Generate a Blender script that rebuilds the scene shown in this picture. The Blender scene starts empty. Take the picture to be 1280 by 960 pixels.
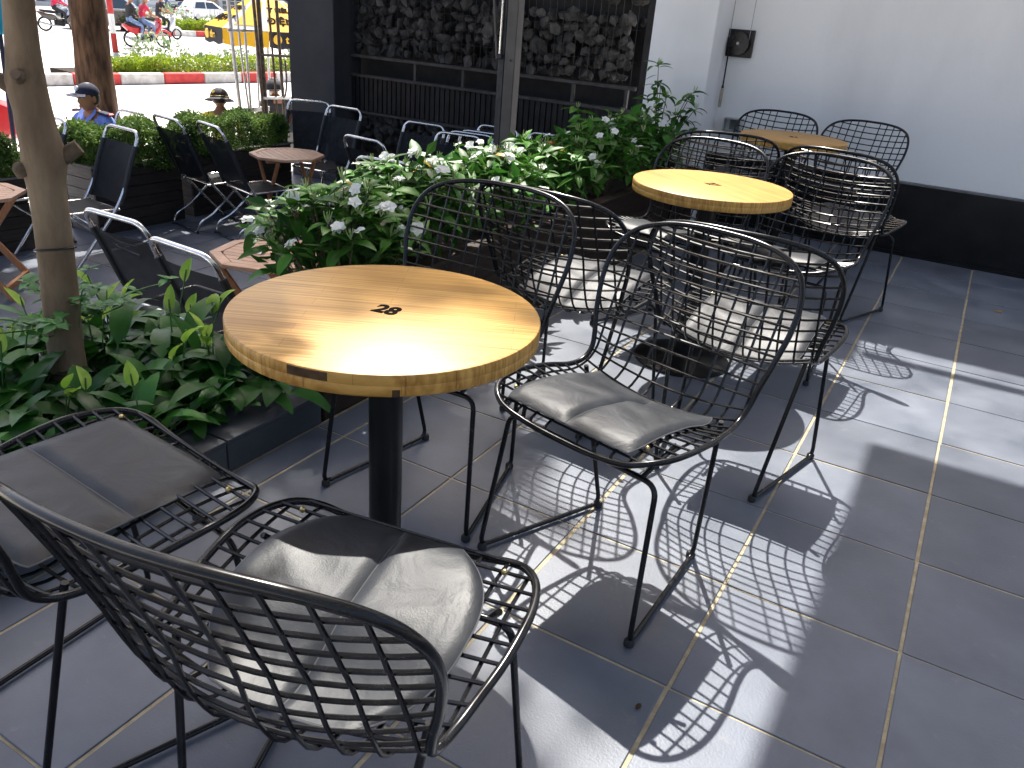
import bpy, bmesh, math, random
import numpy as np
from mathutils import Vector, Matrix, Euler, Quaternion

# ------------------------------------------------------------------ camera, sky, sun, exposure
scn = bpy.context.scene
COL = scn.collection
R = math.radians

cam_d = bpy.data.cameras.new("camera"); cam = bpy.data.objects.new("camera", cam_d); COL.objects.link(cam)
cam_d.sensor_width = 36.0; cam_d.lens = 996.09 / 1280 * 36.0
cam_d.clip_start = 0.02; cam_d.clip_end = 1000
_p, _r, _w = 0.4369, 0.0816, -0.4934                   # pitch down, roll, heading
_f = Vector((math.cos(_p)*math.sin(_w), math.cos(_p)*math.cos(_w), -math.sin(_p)))
_r0 = Vector((math.cos(_w), -math.sin(_w), 0)); _u0 = _r0.cross(_f)
_rt = _r0*math.cos(_r) + _u0*math.sin(_r); _up = _u0*math.cos(_r) - _r0*math.sin(_r)
CAM = Vector((-0.1629, -1.8489, 1.3727))
cam.matrix_world = Matrix(((_rt.x, _up.x, -_f.x, CAM.x), (_rt.y, _up.y, -_f.y, CAM.y), (_rt.z, _up.z, -_f.z, CAM.z), (0, 0, 0, 1)))
scn.camera = cam

SUN_TO = Vector((-0.392, 0.53, 1.0)).normalized()      # towards the sun
elev = math.asin(SUN_TO.z); azim = math.atan2(SUN_TO.x, SUN_TO.y)
world = bpy.data.worlds.new("World"); scn.world = world; world.use_nodes = True
nt = world.node_tree; nt.nodes.clear()
sky = nt.nodes.new("ShaderNodeTexSky"); sky.sky_type = 'NISHITA'; sky.sun_disc = False
sky.sun_elevation = elev; sky.sun_rotation = azim; sky.air_density = 0.8; sky.dust_density = 5.0; sky.ozone_density = 0.6
bg = nt.nodes.new("ShaderNodeBackground"); bg.inputs[1].default_value = 0.13
wo = nt.nodes.new("ShaderNodeOutputWorld"); nt.links.new(sky.outputs[0], bg.inputs[0]); nt.links.new(bg.outputs[0], wo.inputs[0])
sd = bpy.data.lights.new("sun", 'SUN'); sd.energy = 3.9; sd.angle = R(0.53); sd.color = (1.0, 0.955, 0.88)
sun = bpy.data.objects.new("sun", sd); COL.objects.link(sun); sun.location = (-6, 8, 14)
sun.rotation_euler = (-SUN_TO).to_track_quat('-Z', 'Y').to_euler()
scn.view_settings.view_transform = 'Standard'; scn.view_settings.look = 'None'
scn.view_settings.gamma = 1.0; scn.view_settings.use_curve_mapping = False
scn.view_settings.exposure = 1.5
scn.cycles.max_bounces = 8; scn.cycles.transparent_max_bounces = 12

rng = random.Random(7)
# ------------------------------------------------------------------ materials
def pm(name, c1, c2=None, scale=6.0, rough=0.5, rough2=None, bump=0.0, bscale=60.0, metal=0.0, stretch=(1, 1, 1),
       coord='world', rnd=0.0, spec=0.5, detail=4.0, sheen=0.0, coat=0.0, lo=0.35, hi=0.65, alpha=1.0, trans=0.0):
    m = bpy.data.materials.new(name); m.use_nodes = True
    n = m.node_tree.nodes; L = m.node_tree.links
    b = n["Principled BSDF"]
    b.inputs["Roughness"].default_value = rough; b.inputs["Metallic"].default_value = metal
    b.inputs["Specular IOR Level"].default_value = spec; b.inputs["Coat Weight"].default_value = coat
    b.inputs["Base Color"].default_value = (*c1, 1); b.inputs["Alpha"].default_value = alpha
    if coord == 'world':
        g = n.new("ShaderNodeNewGeometry"); vec = g.outputs["Position"]
    else:
        g = n.new("ShaderNodeTexCoord"); vec = g.outputs["Object"]
    mp = n.new("ShaderNodeMapping"); mp.inputs["Scale"].default_value = stretch; L.new(vec, mp.inputs["Vector"]); vec = mp.outputs[0]
    col = None
    if c2 is not None:
        t = n.new("ShaderNodeTexNoise"); t.inputs["Scale"].default_value = scale; t.inputs["Detail"].default_value = detail
        L.new(vec, t.inputs["Vector"])
        r = n.new("ShaderNodeValToRGB"); e = r.color_ramp.elements
        e[0].position = lo; e[0].color = (*c1, 1); e[1].position = hi; e[1].color = (*c2, 1)
        L.new(t.outputs["Fac"], r.inputs[0]); col = r.outputs[0]
        if rough2 is not None:
            mr = n.new("ShaderNodeMapRange"); mr.inputs[1].default_value = lo; mr.inputs[2].default_value = hi
            mr.inputs[3].default_value = rough; mr.inputs[4].default_value = rough2
            L.new(t.outputs["Fac"], mr.inputs[0]); L.new(mr.outputs[0], b.inputs["Roughness"])
    if rnd > 0:
        oi = n.new("ShaderNodeObjectInfo"); hs = n.new("ShaderNodeHueSaturation")
        mr = n.new("ShaderNodeMapRange"); mr.inputs[3].default_value = 1 - rnd; mr.inputs[4].default_value = 1 + rnd
        L.new(oi.outputs["Random"], mr.inputs[0]); L.new(mr.outputs[0], hs.inputs["Value"])
        if col: L.new(col, hs.inputs["Color"])
        else: hs.inputs["Color"].default_value = (*c1, 1)
        col = hs.outputs[0]
    if col: L.new(col, b.inputs["Base Color"])
    if bump > 0:
        t2 = n.new("ShaderNodeTexNoise"); t2.inputs["Scale"].default_value = bscale; t2.inputs["Detail"].default_value = 3.0
        L.new(vec, t2.inputs["Vector"])
        bp = n.new("ShaderNodeBump"); bp.inputs["Strength"].default_value = bump; bp.inputs["Distance"].default_value = 0.01
        L.new(t2.outputs["Fac"], bp.inputs["Height"]); L.new(bp.outputs[0], b.inputs["Normal"])
    if trans > 0:                                       # thin translucent leaf / petal / cloth
        tl = n.new("ShaderNodeBsdfTranslucent"); mx = n.new("ShaderNodeMixShader"); mx.inputs[0].default_value = trans
        if col: L.new(col, tl.inputs[0])
        else: tl.inputs[0].default_value = (*c1, 1)
        L.new(b.outputs[0], mx.inputs[1]); L.new(tl.outputs[0], mx.inputs[2])
        L.new(mx.outputs[0], n["Material Output"].inputs["Surface"])
    return m

M = {}
def tile_mat():
    m = pm("slate_tile", (0.066, 0.079, 0.106), (0.130, 0.147, 0.182), scale=4.2, rough=0.40, rough2=0.55, bump=0.09, bscale=170, rnd=0.14, spec=0.5, detail=7, lo=.28, hi=.75)
    n = m.node_tree.nodes; L = m.node_tree.links; b = n["Principled BSDF"]
    src = b.inputs["Base Color"].links[0].from_socket
    g = n.new("ShaderNodeNewGeometry")
    # pale scuffs and grit
    t = n.new("ShaderNodeTexNoise"); t.inputs["Scale"].default_value = 11; t.inputs["Detail"].default_value = 9; t.inputs["Roughness"].default_value = .72
    L.new(g.outputs["Position"], t.inputs["Vector"])
    r = n.new("ShaderNodeValToRGB"); r.color_ramp.elements[0].position = .60; r.color_ramp.elements[1].position = .82
    L.new(t.outputs["Fac"], r.inputs[0])
    v = n.new("ShaderNodeTexVoronoi"); v.inputs["Scale"].default_value = 34; v.inputs["Randomness"].default_value = 1.0
    L.new(g.outputs["Position"], v.inputs["Vector"])
    r2 = n.new("ShaderNodeValToRGB"); r2.color_ramp.elements[0].position = .02; r2.color_ramp.elements[0].color = (.8, .8, .8, 1); r2.color_ramp.elements[1].position = .07; r2.color_ramp.elements[1].color = (0, 0, 0, 1)
    L.new(v.outputs["Distance"], r2.inputs[0])
    ad = n.new("ShaderNodeMath"); ad.operation = 'MULTIPLY'; L.new(r2.outputs[0], ad.inputs[0]); L.new(t.outputs["Fac"], ad.inputs[1])
    a2 = n.new("ShaderNodeMath"); a2.operation = 'ADD'; a2.use_clamp = True; L.new(ad.outputs[0], a2.inputs[0]); L.new(r.outputs[0], a2.inputs[1])
    sc = n.new("ShaderNodeMath"); sc.operation = 'MULTIPLY'; sc.inputs[1].default_value = .55; L.new(a2.outputs[0], sc.inputs[0])
    mx = n.new("ShaderNodeMix"); mx.data_type = 'RGBA'; mx.inputs[7].default_value = (.24, .235, .22, 1)
    L.new(sc.outputs[0], mx.inputs[0]); L.new(src, mx.inputs[6]); L.new(mx.outputs[2], b.inputs["Base Color"])
    return m
M['tile'] = tile_mat()
M['grout'] = pm("sandy_grout", (0.29, 0.245, 0.16), (0.43, 0.37, 0.25), scale=22, rough=0.85, bump=0.5, bscale=140)
M['tile_dark'] = pm("dark_kerb_tile", (0.045, 0.05, 0.058), (0.075, 0.08, 0.09), scale=4, rough=0.42, bump=0.1, bscale=120, rnd=.12, spec=.2)
M['black_metal'] = pm("black_painted_steel", (0.005, 0.005, 0.0055), (0.010, 0.010, 0.011), scale=30, rough=0.18, rough2=.28, spec=0.32, coord='obj')
M['pole_black'] = pm("black_powder_coat", (0.005, 0.005, 0.005), (0.009, 0.009, 0.009), scale=8, rough=0.3, spec=.25, coord='obj', bump=.04, bscale=200)
M['rubber'] = pm("black_rubber", (0.012, 0.011, 0.010), rough=0.7)
def leather_mat():
    m = pm("black_leather", (0.008, 0.010, 0.014), (0.017, 0.020, 0.026), scale=7, rough=0.46, rough2=0.54, bump=0.07, bscale=330, coord='obj', spec=.36)
    n = m.node_tree.nodes; L = m.node_tree.links
    bp = next(x for x in n if x.bl_idname == 'ShaderNodeBump')
    tc = n.new("ShaderNodeTexCoord"); t = n.new("ShaderNodeTexNoise"); t.inputs["Scale"].default_value = 9; t.inputs["Detail"].default_value = 3; t.inputs["Distortion"].default_value = 1.2
    L.new(tc.outputs["Object"], t.inputs["Vector"])
    b2 = n.new("ShaderNodeBump"); b2.inputs["Strength"].default_value = .17; b2.inputs["Distance"].default_value = .02
    L.new(t.outputs["Fac"], b2.inputs["Height"]); L.new(b2.outputs[0], bp.inputs["Normal"])
    return m
M['leather'] = leather_mat()
M['stitch'] = pm("leather_piping", (0.09, 0.09, 0.095), rough=0.4, coord='obj')
M['brass'] = pm("brass_rivet", (0.55, 0.42, 0.18), rough=0.3, metal=1)

def wood_top():
    m = bpy.data.materials.new("laminated_oak"); m.use_nodes = True
    n = m.node_tree.nodes; L = m.node_tree.links; b = n["Principled BSDF"]
    tc = n.new("ShaderNodeTexCoord"); sx = n.new("ShaderNodeSeparateXYZ"); L.new(tc.outputs["Object"], sx.inputs[0])
    # second layer of staves is shifted
    lt = n.new("ShaderNodeMath"); lt.operation = 'LESS_THAN'; lt.inputs[1].default_value = -0.0225; L.new(sx.outputs[2], lt.inputs[0])
    ml = n.new("ShaderNodeMath"); ml.operation = 'MULTIPLY_ADD'; ml.inputs[1].default_value = .37; L.new(lt.outputs[0], ml.inputs[0]); L.new(sx.outputs[0], ml.inputs[2])
    cb = n.new("ShaderNodeCombineXYZ"); L.new(ml.outputs[0], cb.inputs[0]); L.new(sx.outputs[1], cb.inputs[1])
    br = n.new("ShaderNodeTexBrick"); br.inputs["Scale"].default_value = 1.0
    br.inputs["Brick Width"].default_value = .46; br.inputs["Row Height"].default_value = .042; br.inputs["Mortar Size"].default_value = .0006
    br.inputs["Color1"].default_value = (.64, .375, .098, 1); br.inputs["Color2"].default_value = (.58, .325, .078, 1); br.inputs["Mortar"].default_value = (.38, .19, .045, 1)
    br.inputs["Bias"].default_value = -.1; br.offset = .37
    L.new(cb.outputs[0], br.inputs["Vector"])
    mp = n.new("ShaderNodeMapping"); mp.inputs["Scale"].default_value = (1.6, 95, 14); L.new(tc.outputs["Object"], mp.inputs[0])
    g = n.new("ShaderNodeTexNoise"); g.inputs["Scale"].default_value = 1.6; g.inputs["Detail"].default_value = 7; g.inputs["Distortion"].default_value = .35; L.new(mp.outputs[0], g.inputs["Vector"])
    r = n.new("ShaderNodeValToRGB"); r.color_ramp.elements[0].position = .32; r.color_ramp.elements[0].color = (.52, .42, .28, 1); r.color_ramp.elements[1].position = .62; r.color_ramp.elements[1].color = (1, 1, 1, 1)
    L.new(g.outputs["Fac"], r.inputs[0])
    mx = n.new("ShaderNodeMix"); mx.data_type = 'RGBA'; mx.blend_type = 'MULTIPLY'; mx.inputs[0].default_value = .9
    L.new(br.outputs["Color"], mx.inputs[6]); L.new(r.outputs[0], mx.inputs[7])
    n2 = n.new("ShaderNodeTexNoise"); n2.inputs["Scale"].default_value = 3.5; n2.inputs["Detail"].default_value = 3; L.new(tc.outputs["Object"], n2.inputs["Vector"])
    r3 = n.new("ShaderNodeValToRGB"); r3.color_ramp.elements[0].position = .3; r3.color_ramp.elements[0].color = (.80, .76, .70, 1); r3.color_ramp.elements[1].position = .65; r3.color_ramp.elements[1].color = (1, 1, 1, 1)
    L.new(n2.outputs["Fac"], r3.inputs[0])
    m2 = n.new("ShaderNodeMix"); m2.data_type = 'RGBA'; m2.blend_type = 'MULTIPLY'; m2.inputs[0].default_value = 1
    L.new(mx.outputs[2], m2.inputs[6]); L.new(r3.outputs[0], m2.inputs[7]); L.new(m2.outputs[2], b.inputs["Base Color"])
    b.inputs["Roughness"].default_value = .42; b.inputs["Coat Weight"].default_value = .08; b.inputs["Coat Roughness"].default_value = .35; b.inputs["Specular IOR Level"].default_value = .3
    bp = n.new("ShaderNodeBump"); bp.inputs["Strength"].default_value = .12; bp.inputs["Distance"].default_value = .004; L.new(g.outputs["Fac"], bp.inputs["Height"]); L.new(bp.outputs[0], b.inputs["Normal"])
    return m
M['oak'] = wood_top()
M['dark_stave'] = pm("dark_end_grain", (0.035, 0.020, 0.010), (0.085, 0.050, 0.026), scale=40, rough=.6, spec=.15, coord='obj')
M['stamp'] = pm("branded_black", (0.006, 0.004, 0.003), rough=.9, spec=.05)
M['acacia'] = pm("acacia_slat", (0.46, 0.25, 0.14), (0.60, 0.36, 0.22), scale=5, stretch=(1.5, 22, 22), rough=.48, bump=.15, bscale=40, coord='obj', rnd=.12)
M['acacia_leg'] = pm("acacia_leg", (0.36, 0.15, 0.06), (0.46, 0.21, 0.09), scale=6, stretch=(14, 14, 1.5), rough=.5, coord='obj', rnd=.1)
M['chrome'] = pm("chromed_tube", (0.72, 0.71, 0.69), (0.58, 0.56, 0.53), scale=18, rough=.12, rough2=.3, metal=1, coord='obj')
M['mesh_fabric'] = pm("black_textilene", (0.008, 0.009, 0.011), (0.015, 0.017, 0.020), scale=9, rough=.6, bump=.25, bscale=520, coord='obj', alpha=.93, spec=.15)
M['mesh_hem'] = pm("black_textilene_hem", (0.012, 0.013, 0.015), rough=.6, coord='obj')
M['white_wall'] = pm("white_plaster", (0.70, 0.69, 0.68), (0.80, 0.79, 0.775), scale=2.2, stretch=(1, 1, .45), rough=.8, bump=.16, bscale=48, detail=7, lo=.25, hi=.55)
M['black_base'] = pm("black_gloss_plinth", (0.006, 0.006, 0.006), (0.012, 0.012, 0.012), scale=5, rough=.32, bump=.05, bscale=60, spec=.2)
M['ledge'] = pm("grey_ledge", (0.10, 0.10, 0.10), (0.17, 0.17, 0.165), scale=12, rough=.7, bump=.3, bscale=90)
M['brown_box'] = pm("brown_composite", (0.024, 0.016, 0.012), (0.040, 0.027, 0.020), scale=10, stretch=(1, 1, 8), rough=.6, bump=.2, bscale=60, spec=.2)
M['soil'] = pm("dark_soil", (0.014, 0.010, 0.007), (0.045, 0.032, 0.022), scale=30, rough=.95, bump=.9, bscale=60, spec=.2)
M['wpc'] = pm("grey_composite", (0.115, 0.10, 0.088), (0.165, 0.15, 0.135), scale=8, stretch=(1, 1, 10), rough=.6, bump=.2, bscale=80, rnd=.1)
M['wpc_shaded'] = pm("shaded_composite", (0.028, 0.024, 0.021), (0.045, 0.038, 0.033), scale=8, stretch=(1, 1, 10), rough=.6, bump=.2, bscale=80, rnd=.1, spec=.2)  # same composite as the box ends, with shade darkened into the colour
M['column'] = pm("charcoal_render", (0.026, 0.030, 0.037), (0.036, 0.041, 0.049), scale=2.5, rough=.75, bump=.12, bscale=70, spec=.2)
M['steel_dark'] = pm("dark_steel_rail", (0.028, 0.028, 0.029), (0.05, 0.05, 0.05), scale=14, rough=.45, spec=.2)
M['slat_dark'] = pm("black_slat", (0.010, 0.010, 0.011), (0.018, 0.018, 0.019), scale=8, rough=.55, rnd=.2, spec=.2)
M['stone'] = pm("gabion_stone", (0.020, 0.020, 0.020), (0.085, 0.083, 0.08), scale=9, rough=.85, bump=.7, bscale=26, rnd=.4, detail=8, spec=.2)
M['post'] = pm("taupe_painted_post", (0.050, 0.044, 0.038), (0.075, 0.066, 0.058), scale=5, rough=.55, bump=.1, bscale=60)
M['alu'] = pm("dull_aluminium", (0.42, 0.42, 0.41), (0.55, 0.55, 0.54), scale=20, rough=.4, metal=.8, coord='obj')
M['rust_steel'] = pm("brown_rusted_steel", (0.075, 0.045, 0.028), (0.15, 0.11, 0.08), scale=18, rough=.7, coord='obj')
M['bark1'] = pm("smooth_tan_bark", (0.125, 0.080, 0.044), (0.225, 0.160, 0.098), scale=9, stretch=(1, 1, .5), rough=.85, bump=.7, bscale=38, detail=8)
M['bark1b'] = pm("cut_branch_bark", (0.075, 0.05, 0.03), (0.14, 0.095, 0.06), scale=14, rough=.9, bump=.6, bscale=50)
M['bark2'] = pm("rough_brown_bark", (0.050, 0.022, 0.010), (0.19, 0.10, 0.048), scale=9, stretch=(2.2, 2.2, .45), rough=.95, bump=1.0, bscale=30, detail=9)
M['lily'] = pm("peace_lily_leaf", (0.014, 0.075, 0.010), (0.038, 0.135, 0.020), scale=6, rough=.38, rough2=.5, rnd=.4, trans=.22, bump=.12, bscale=30, spec=.28)
M['spathe'] = pm("lime_spathe", (0.22, 0.42, 0.04), (0.42, 0.56, 0.12), scale=14, rough=.5, rnd=.15, trans=.4, spec=.25)
M['stem'] = pm("green_stem", (0.05, 0.12, 0.03), rough=.5)
M['jas'] = pm("jasmine_leaf", (0.024, 0.105, 0.010), (0.068, 0.18, 0.022), scale=7, rough=.45, rnd=.45, trans=.22, spec=.22)
M['jas_y'] = pm("yellowed_leaf", (0.42, 0.30, 0.03), (0.5, 0.22, 0.03), scale=20, rough=.5, rnd=.2, trans=.3)
M['bud'] = pm("pale_green_bud", (0.30, 0.42, 0.14), (0.45, 0.52, 0.24), scale=20, rough=.5, trans=.3)
M['petal'] = pm("white_petal", (0.82, 0.83, 0.80), rough=.55, trans=.35, rnd=.05)
M['shoot'] = pm("small_whorl_leaf", (0.045, 0.15, 0.035), (0.085, 0.22, 0.06), scale=9, rough=.45, rnd=.3, trans=.3, spec=.25)
M['twig'] = pm("brown_twig", (0.09, 0.06, 0.035), (0.14, 0.10, 0.06), scale=20, rough=.9)
M['hedge'] = pm("hedge_leaf", (0.030, 0.075, 0.014), (0.15, 0.24, 0.045), scale=6, rough=.6, trans=.3, spec=.25)
M['hedge_y'] = pm("golden_hedge_leaf", (0.30, 0.38, 0.015), (0.20, 0.30, 0.02), scale=6, rough=.5, trans=.3)
M['pale_leaf'] = pm("variegated_leaf", (0.12, 0.22, 0.06), (0.42, 0.47, 0.30), scale=3, rough=.5, trans=.3)
M['crown'] = pm("tree_crown_leaf", (0.03, 0.085, 0.018), (0.07, 0.15, 0.035), scale=3, rough=.45, trans=.3)
M['road'] = pm("pale_concrete_road", (0.52, 0.51, 0.49), (0.60, 0.59, 0.565), scale=.8, rough=.85, bump=.2, bscale=8)
M['pave'] = pm("pale_pavement", (0.52, 0.51, 0.485), (0.60, 0.59, 0.56), scale=1.5, rough=.85, bump=.2, bscale=12)
M['crack'] = pm("road_joint", (0.10, 0.095, 0.09), rough=.9)
M['kerb_w'] = pm("weathered_white_kerb", (0.42, 0.385, 0.34), (0.66, 0.63, 0.585), scale=5, rough=.8, bump=.3, bscale=30, detail=8)
M['kerb_r'] = pm("red_kerb_paint", (0.45, 0.020, 0.018), (0.55, 0.05, 0.04), scale=7, rough=.6, bump=.2, bscale=40)
M['white_paint'] = pm("white_paint", (0.74, 0.74, 0.73), rough=.45, coat=.3)
M['red_paint'] = pm("red_paint", (0.50, 0.012, 0.02), rough=.3, coat=.5)
M['car_black'] = pm("black_car_paint", (0.012, 0.012, 0.013), rough=.2, coat=1)
M['car_silver'] = pm("pearl_white_car_paint", (0.66, 0.67, 0.68), rough=.3, coat=1)
M['blue_paint'] = pm("blue_moped_paint", (0.02, 0.03, 0.16), rough=.3, coat=.5)
M['glass'] = pm("dark_tinted_glass", (0.03, 0.045, 0.065), rough=.08, spec=.8)
M['tyre'] = pm("tyre_rubber", (0.014, 0.014, 0.014), rough=.8)
M['yellow_cloth'] = pm("yellow_parasol_cloth", (0.72, 0.44, 0.010), (0.80, 0.52, 0.02), scale=3, rough=.7, coord='obj', trans=.35)
M['grey_cloth'] = pm("silver_parasol_cloth", (0.36, 0.38, 0.40), rough=.6, coord='obj', trans=.2)
M['black_cloth'] = pm("black_cloth", (0.012, 0.012, 0.014), (0.022, 0.021, 0.024), scale=20, rough=.85, coord='obj')
M['navy'] = pm("navy_cloth", (0.010, 0.012, 0.032), (0.016, 0.018, 0.045), scale=25, rough=.85, coord='obj')
M['blue_shirt'] = pm("light_blue_shirt", (0.13, 0.20, 0.58), (0.18, 0.26, 0.66), scale=12, rough=.8, coord='obj')
M['yellow_shirt'] = pm("yellow_shirt", (0.74, 0.55, 0.03), (0.82, 0.63, 0.07), scale=12, rough=.8, coord='obj')
M['red_shirt'] = pm("red_shirt", (0.55, 0.015, 0.055), (0.62, 0.03, 0.08), scale=12, rough=.8, coord='obj')
M['jeans'] = pm("blue_denim", (0.09, 0.14, 0.27), (0.20, 0.27, 0.42), scale=9, rough=.9, coord='obj')
M['teal_cloth'] = pm("teal_cloth", (0.01, 0.28, 0.42), rough=.8)
M['dark_trouser'] = pm("dark_trousers", (0.02, 0.02, 0.025), rough=.9)
M['skin'] = pm("tan_skin", (0.31, 0.135, 0.068), (0.36, 0.165, 0.085), scale=14, rough=.5, coord='obj')
M['lip'] = pm("lip", (0.24, 0.08, 0.06), rough=.5)
M['eye_w'] = pm("eye_white", (0.7, 0.68, 0.65), rough=.3)
M['hair'] = pm("black_hair", (0.010, 0.008, 0.007), rough=.5)
M['helmet_c'] = pm("cream_helmet", (0.62, 0.52, 0.34), rough=.35, coat=.4)
M['gold'] = pm("gold_badge", (0.75, 0.45, 0.03), rough=.5)
M['shutter'] = pm("blue_grey_shutter", (0.22, 0.32, 0.40), (0.28, 0.38, 0.46), scale=4, rough=.5, rnd=.1)
M['shop_wall'] = pm("shop_plaster", (0.40, 0.42, 0.40), (0.5, 0.5, 0.47), scale=1.5, rough=.8)
M['tan_board'] = pm("tan_boards", (0.42, 0.27, 0.13), (0.5, 0.33, 0.17), scale=6, rough=.7)
M['awning'] = pm("awning_canvas", (0.55, 0.55, 0.54), rough=.8, trans=.30)
M['beige_tag'] = pm("worn_wood_handle", (0.30, 0.26, 0.20), (0.42, 0.38, 0.31), scale=18, rough=.6, coord='obj')
M['wire_grey'] = pm("steel_cable", (0.30, 0.30, 0.31), rough=.4, metal=.8)

# ------------------------------------------------------------------ mesh helpers
class MB:
    def __init__(s): s.v = []; s.f = []; s.mi = []; s.k = 0
    def add(s, vs, fs):
        o = len(s.v); s.v += [tuple(p) for p in vs]
        for f in fs: s.f.append(tuple(i + o for i in f)); s.mi.append(s.k)
        return s
    def box(s, c, d, rot=None):
        hx, hy, hz = d[0]/2, d[1]/2, d[2]/2
        vs = [Vector((x, y, z)) for x in (-hx, hx) for y in (-hy, hy) for z in (-hz, hz)]
        if rot is not None: vs = [rot @ p for p in vs]
        c = Vector(c)
        return s.add([p + c for p in vs], [(0, 1, 3, 2), (4, 6, 7, 5), (0, 4, 5, 1), (2, 3, 7, 6), (0, 2, 6, 4), (1, 5, 7, 3)])
    def bar(s, a, b, w, h, up=(0, 0, 1)):
        a = Vector(a); b = Vector(b); d = b - a; L = d.length; d.normalize()
        u = Vector(up); x = d.cross(u)
        if x.length < 1e-4: x = d.cross(Vector((1, 0, 0)))
        x.normalize(); u = x.cross(d)
        rot = Matrix((x, d, u)).transposed()
        return s.box((a + b)/2, (w, L, h), rot)
    def tube(s, pts, r, n=8, closed=False, caps=True):
        pts = [Vector(p) for p in pts]; N = len(pts)
        rr = r if isinstance(r, (list, tuple)) else [r]*N
        T = []
        for i in range(N):
            a = pts[(i - 1) % N] if (closed or i > 0) else pts[0]
            b = pts[(i + 1) % N] if (closed or i < N - 1) else pts[-1]
            d = b - a; T.append(d.normalized() if d.length > 1e-9 else Vector((0, 0, 1)))
        u = Vector((0, 0, 1)) if abs(T[0].z) < .9 else Vector((1, 0, 0))
        u = (u - T[0]*u.dot(T[0])).normalized(); U = []
        for i in range(N):
            u = u - T[i]*u.dot(T[i])
            u = u.normalized() if u.length > 1e-6 else T[i].orthogonal().normalized()
            U.append(u)
        o = len(s.v)
        for i in range(N):
            w = T[i].cross(U[i])
            for k in range(n):
                t = 2*math.pi*k/n
                s.v.append(tuple(pts[i] + (U[i]*math.cos(t) + w*math.sin(t))*rr[i]))
        for i in range(N if closed else N - 1):
            j = (i + 1) % N
            for k in range(n):
                k2 = (k + 1) % n
                s.f.append((o + i*n + k, o + i*n + k2, o + j*n + k2, o + j*n + k)); s.mi.append(s.k)
        if caps and not closed:
            s.f.append(tuple(o + k for k in reversed(range(n)))); s.mi.append(s.k)
            s.f.append(tuple(o + (N - 1)*n + k for k in range(n))); s.mi.append(s.k)
        return s
    def lathe(s, prof, n=24, c=(0, 0, 0), cap=True):
        o = len(s.v); c = Vector(c)
        for (r, z) in prof:
            for k in range(n):
                t = 2*math.pi*k/n; s.v.append((c.x + r*math.cos(t), c.y + r*math.sin(t), c.z + z))
        for i in range(len(prof) - 1):
            for k in range(n):
                k2 = (k + 1) % n; s.f.append((o + i*n + k, o + i*n + k2, o + (i + 1)*n + k2, o + (i + 1)*n + k)); s.mi.append(s.k)
        if cap:
            s.f.append(tuple(o + k for k in reversed(range(n)))); s.mi.append(s.k)
            m = len(prof) - 1; s.f.append(tuple(o + m*n + k for k in range(n))); s.mi.append(s.k)
        return s
    def prism(s, poly, axis, a, b):
        # polygon in the two other axes, extruded along axis from a to b
        def P(p, t):
            return {'x': (t, p[0], p[1]), 'y': (p[0], t, p[1]), 'z': (p[0], p[1], t)}[axis]
        n = len(poly); vs = [P(p, a) for p in poly] + [P(p, b) for p in poly]
        fs = [tuple(range(n)), tuple(range(2*n - 1, n - 1, -1))] + [(i, i + n, (i + 1) % n + n, (i + 1) % n) for i in range(n)]
        return s.add(vs, fs)
    def ball(s, c, r, n=12, m=8):
        c = Vector(c); r = Vector(r) if hasattr(r, '__len__') else Vector((r, r, r))
        o = len(s.v)
        s.v.append((c.x, c.y, c.z - r.z))
        for i in range(1, m):
            ph = -math.pi/2 + math.pi*i/m
            for k in range(n):
                t = 2*math.pi*k/n
                s.v.append((c.x + r.x*math.cos(ph)*math.cos(t), c.y + r.y*math.cos(ph)*math.sin(t), c.z + r.z*math.sin(ph)))
        s.v.append((c.x, c.y, c.z + r.z)); top = len(s.v) - 1
        for k in range(n):
            k2 = (k + 1) % n
            s.f.append((o, o + 1 + k2, o + 1 + k)); s.mi.append(s.k)
            for i in range(m - 2):
                a = o + 1 + i*n; s.f.append((a + k, a + k2, a + n + k2, a + n + k)); s.mi.append(s.k)
            a = o + 1 + (m - 2)*n; s.f.append((a + k, a + k2, top)); s.mi.append(s.k)
        return s
    def mesh(s, name, mats, smooth=True, bevel=0, fixn=True):
        me = bpy.data.meshes.new(name); me.from_pydata(s.v, [], s.f)
        if not isinstance(mats, (list, tuple)): mats = [mats]
        for m in mats: me.materials.append(m)
        me.polygons.foreach_set('material_index', s.mi)
        if fixn or bevel:
            bm = bmesh.new(); bm.from_mesh(me)
            if fixn: bmesh.ops.recalc_face_normals(bm, faces=bm.faces)
            if bevel:
                es = [e for e in bm.edges if e.is_manifold and e.calc_face_angle(0) > .5]
                bmesh.ops.bevel(bm, geom=es, offset=bevel, segments=1, affect='EDGES', clamp_overlap=True)
            bm.to_mesh(me); bm.free()
        if smooth:
            me.polygons.foreach_set('use_smooth', [True]*len(me.polygons))
            me.set_sharp_from_angle(angle=R(40))
        me.update(); return me

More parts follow.
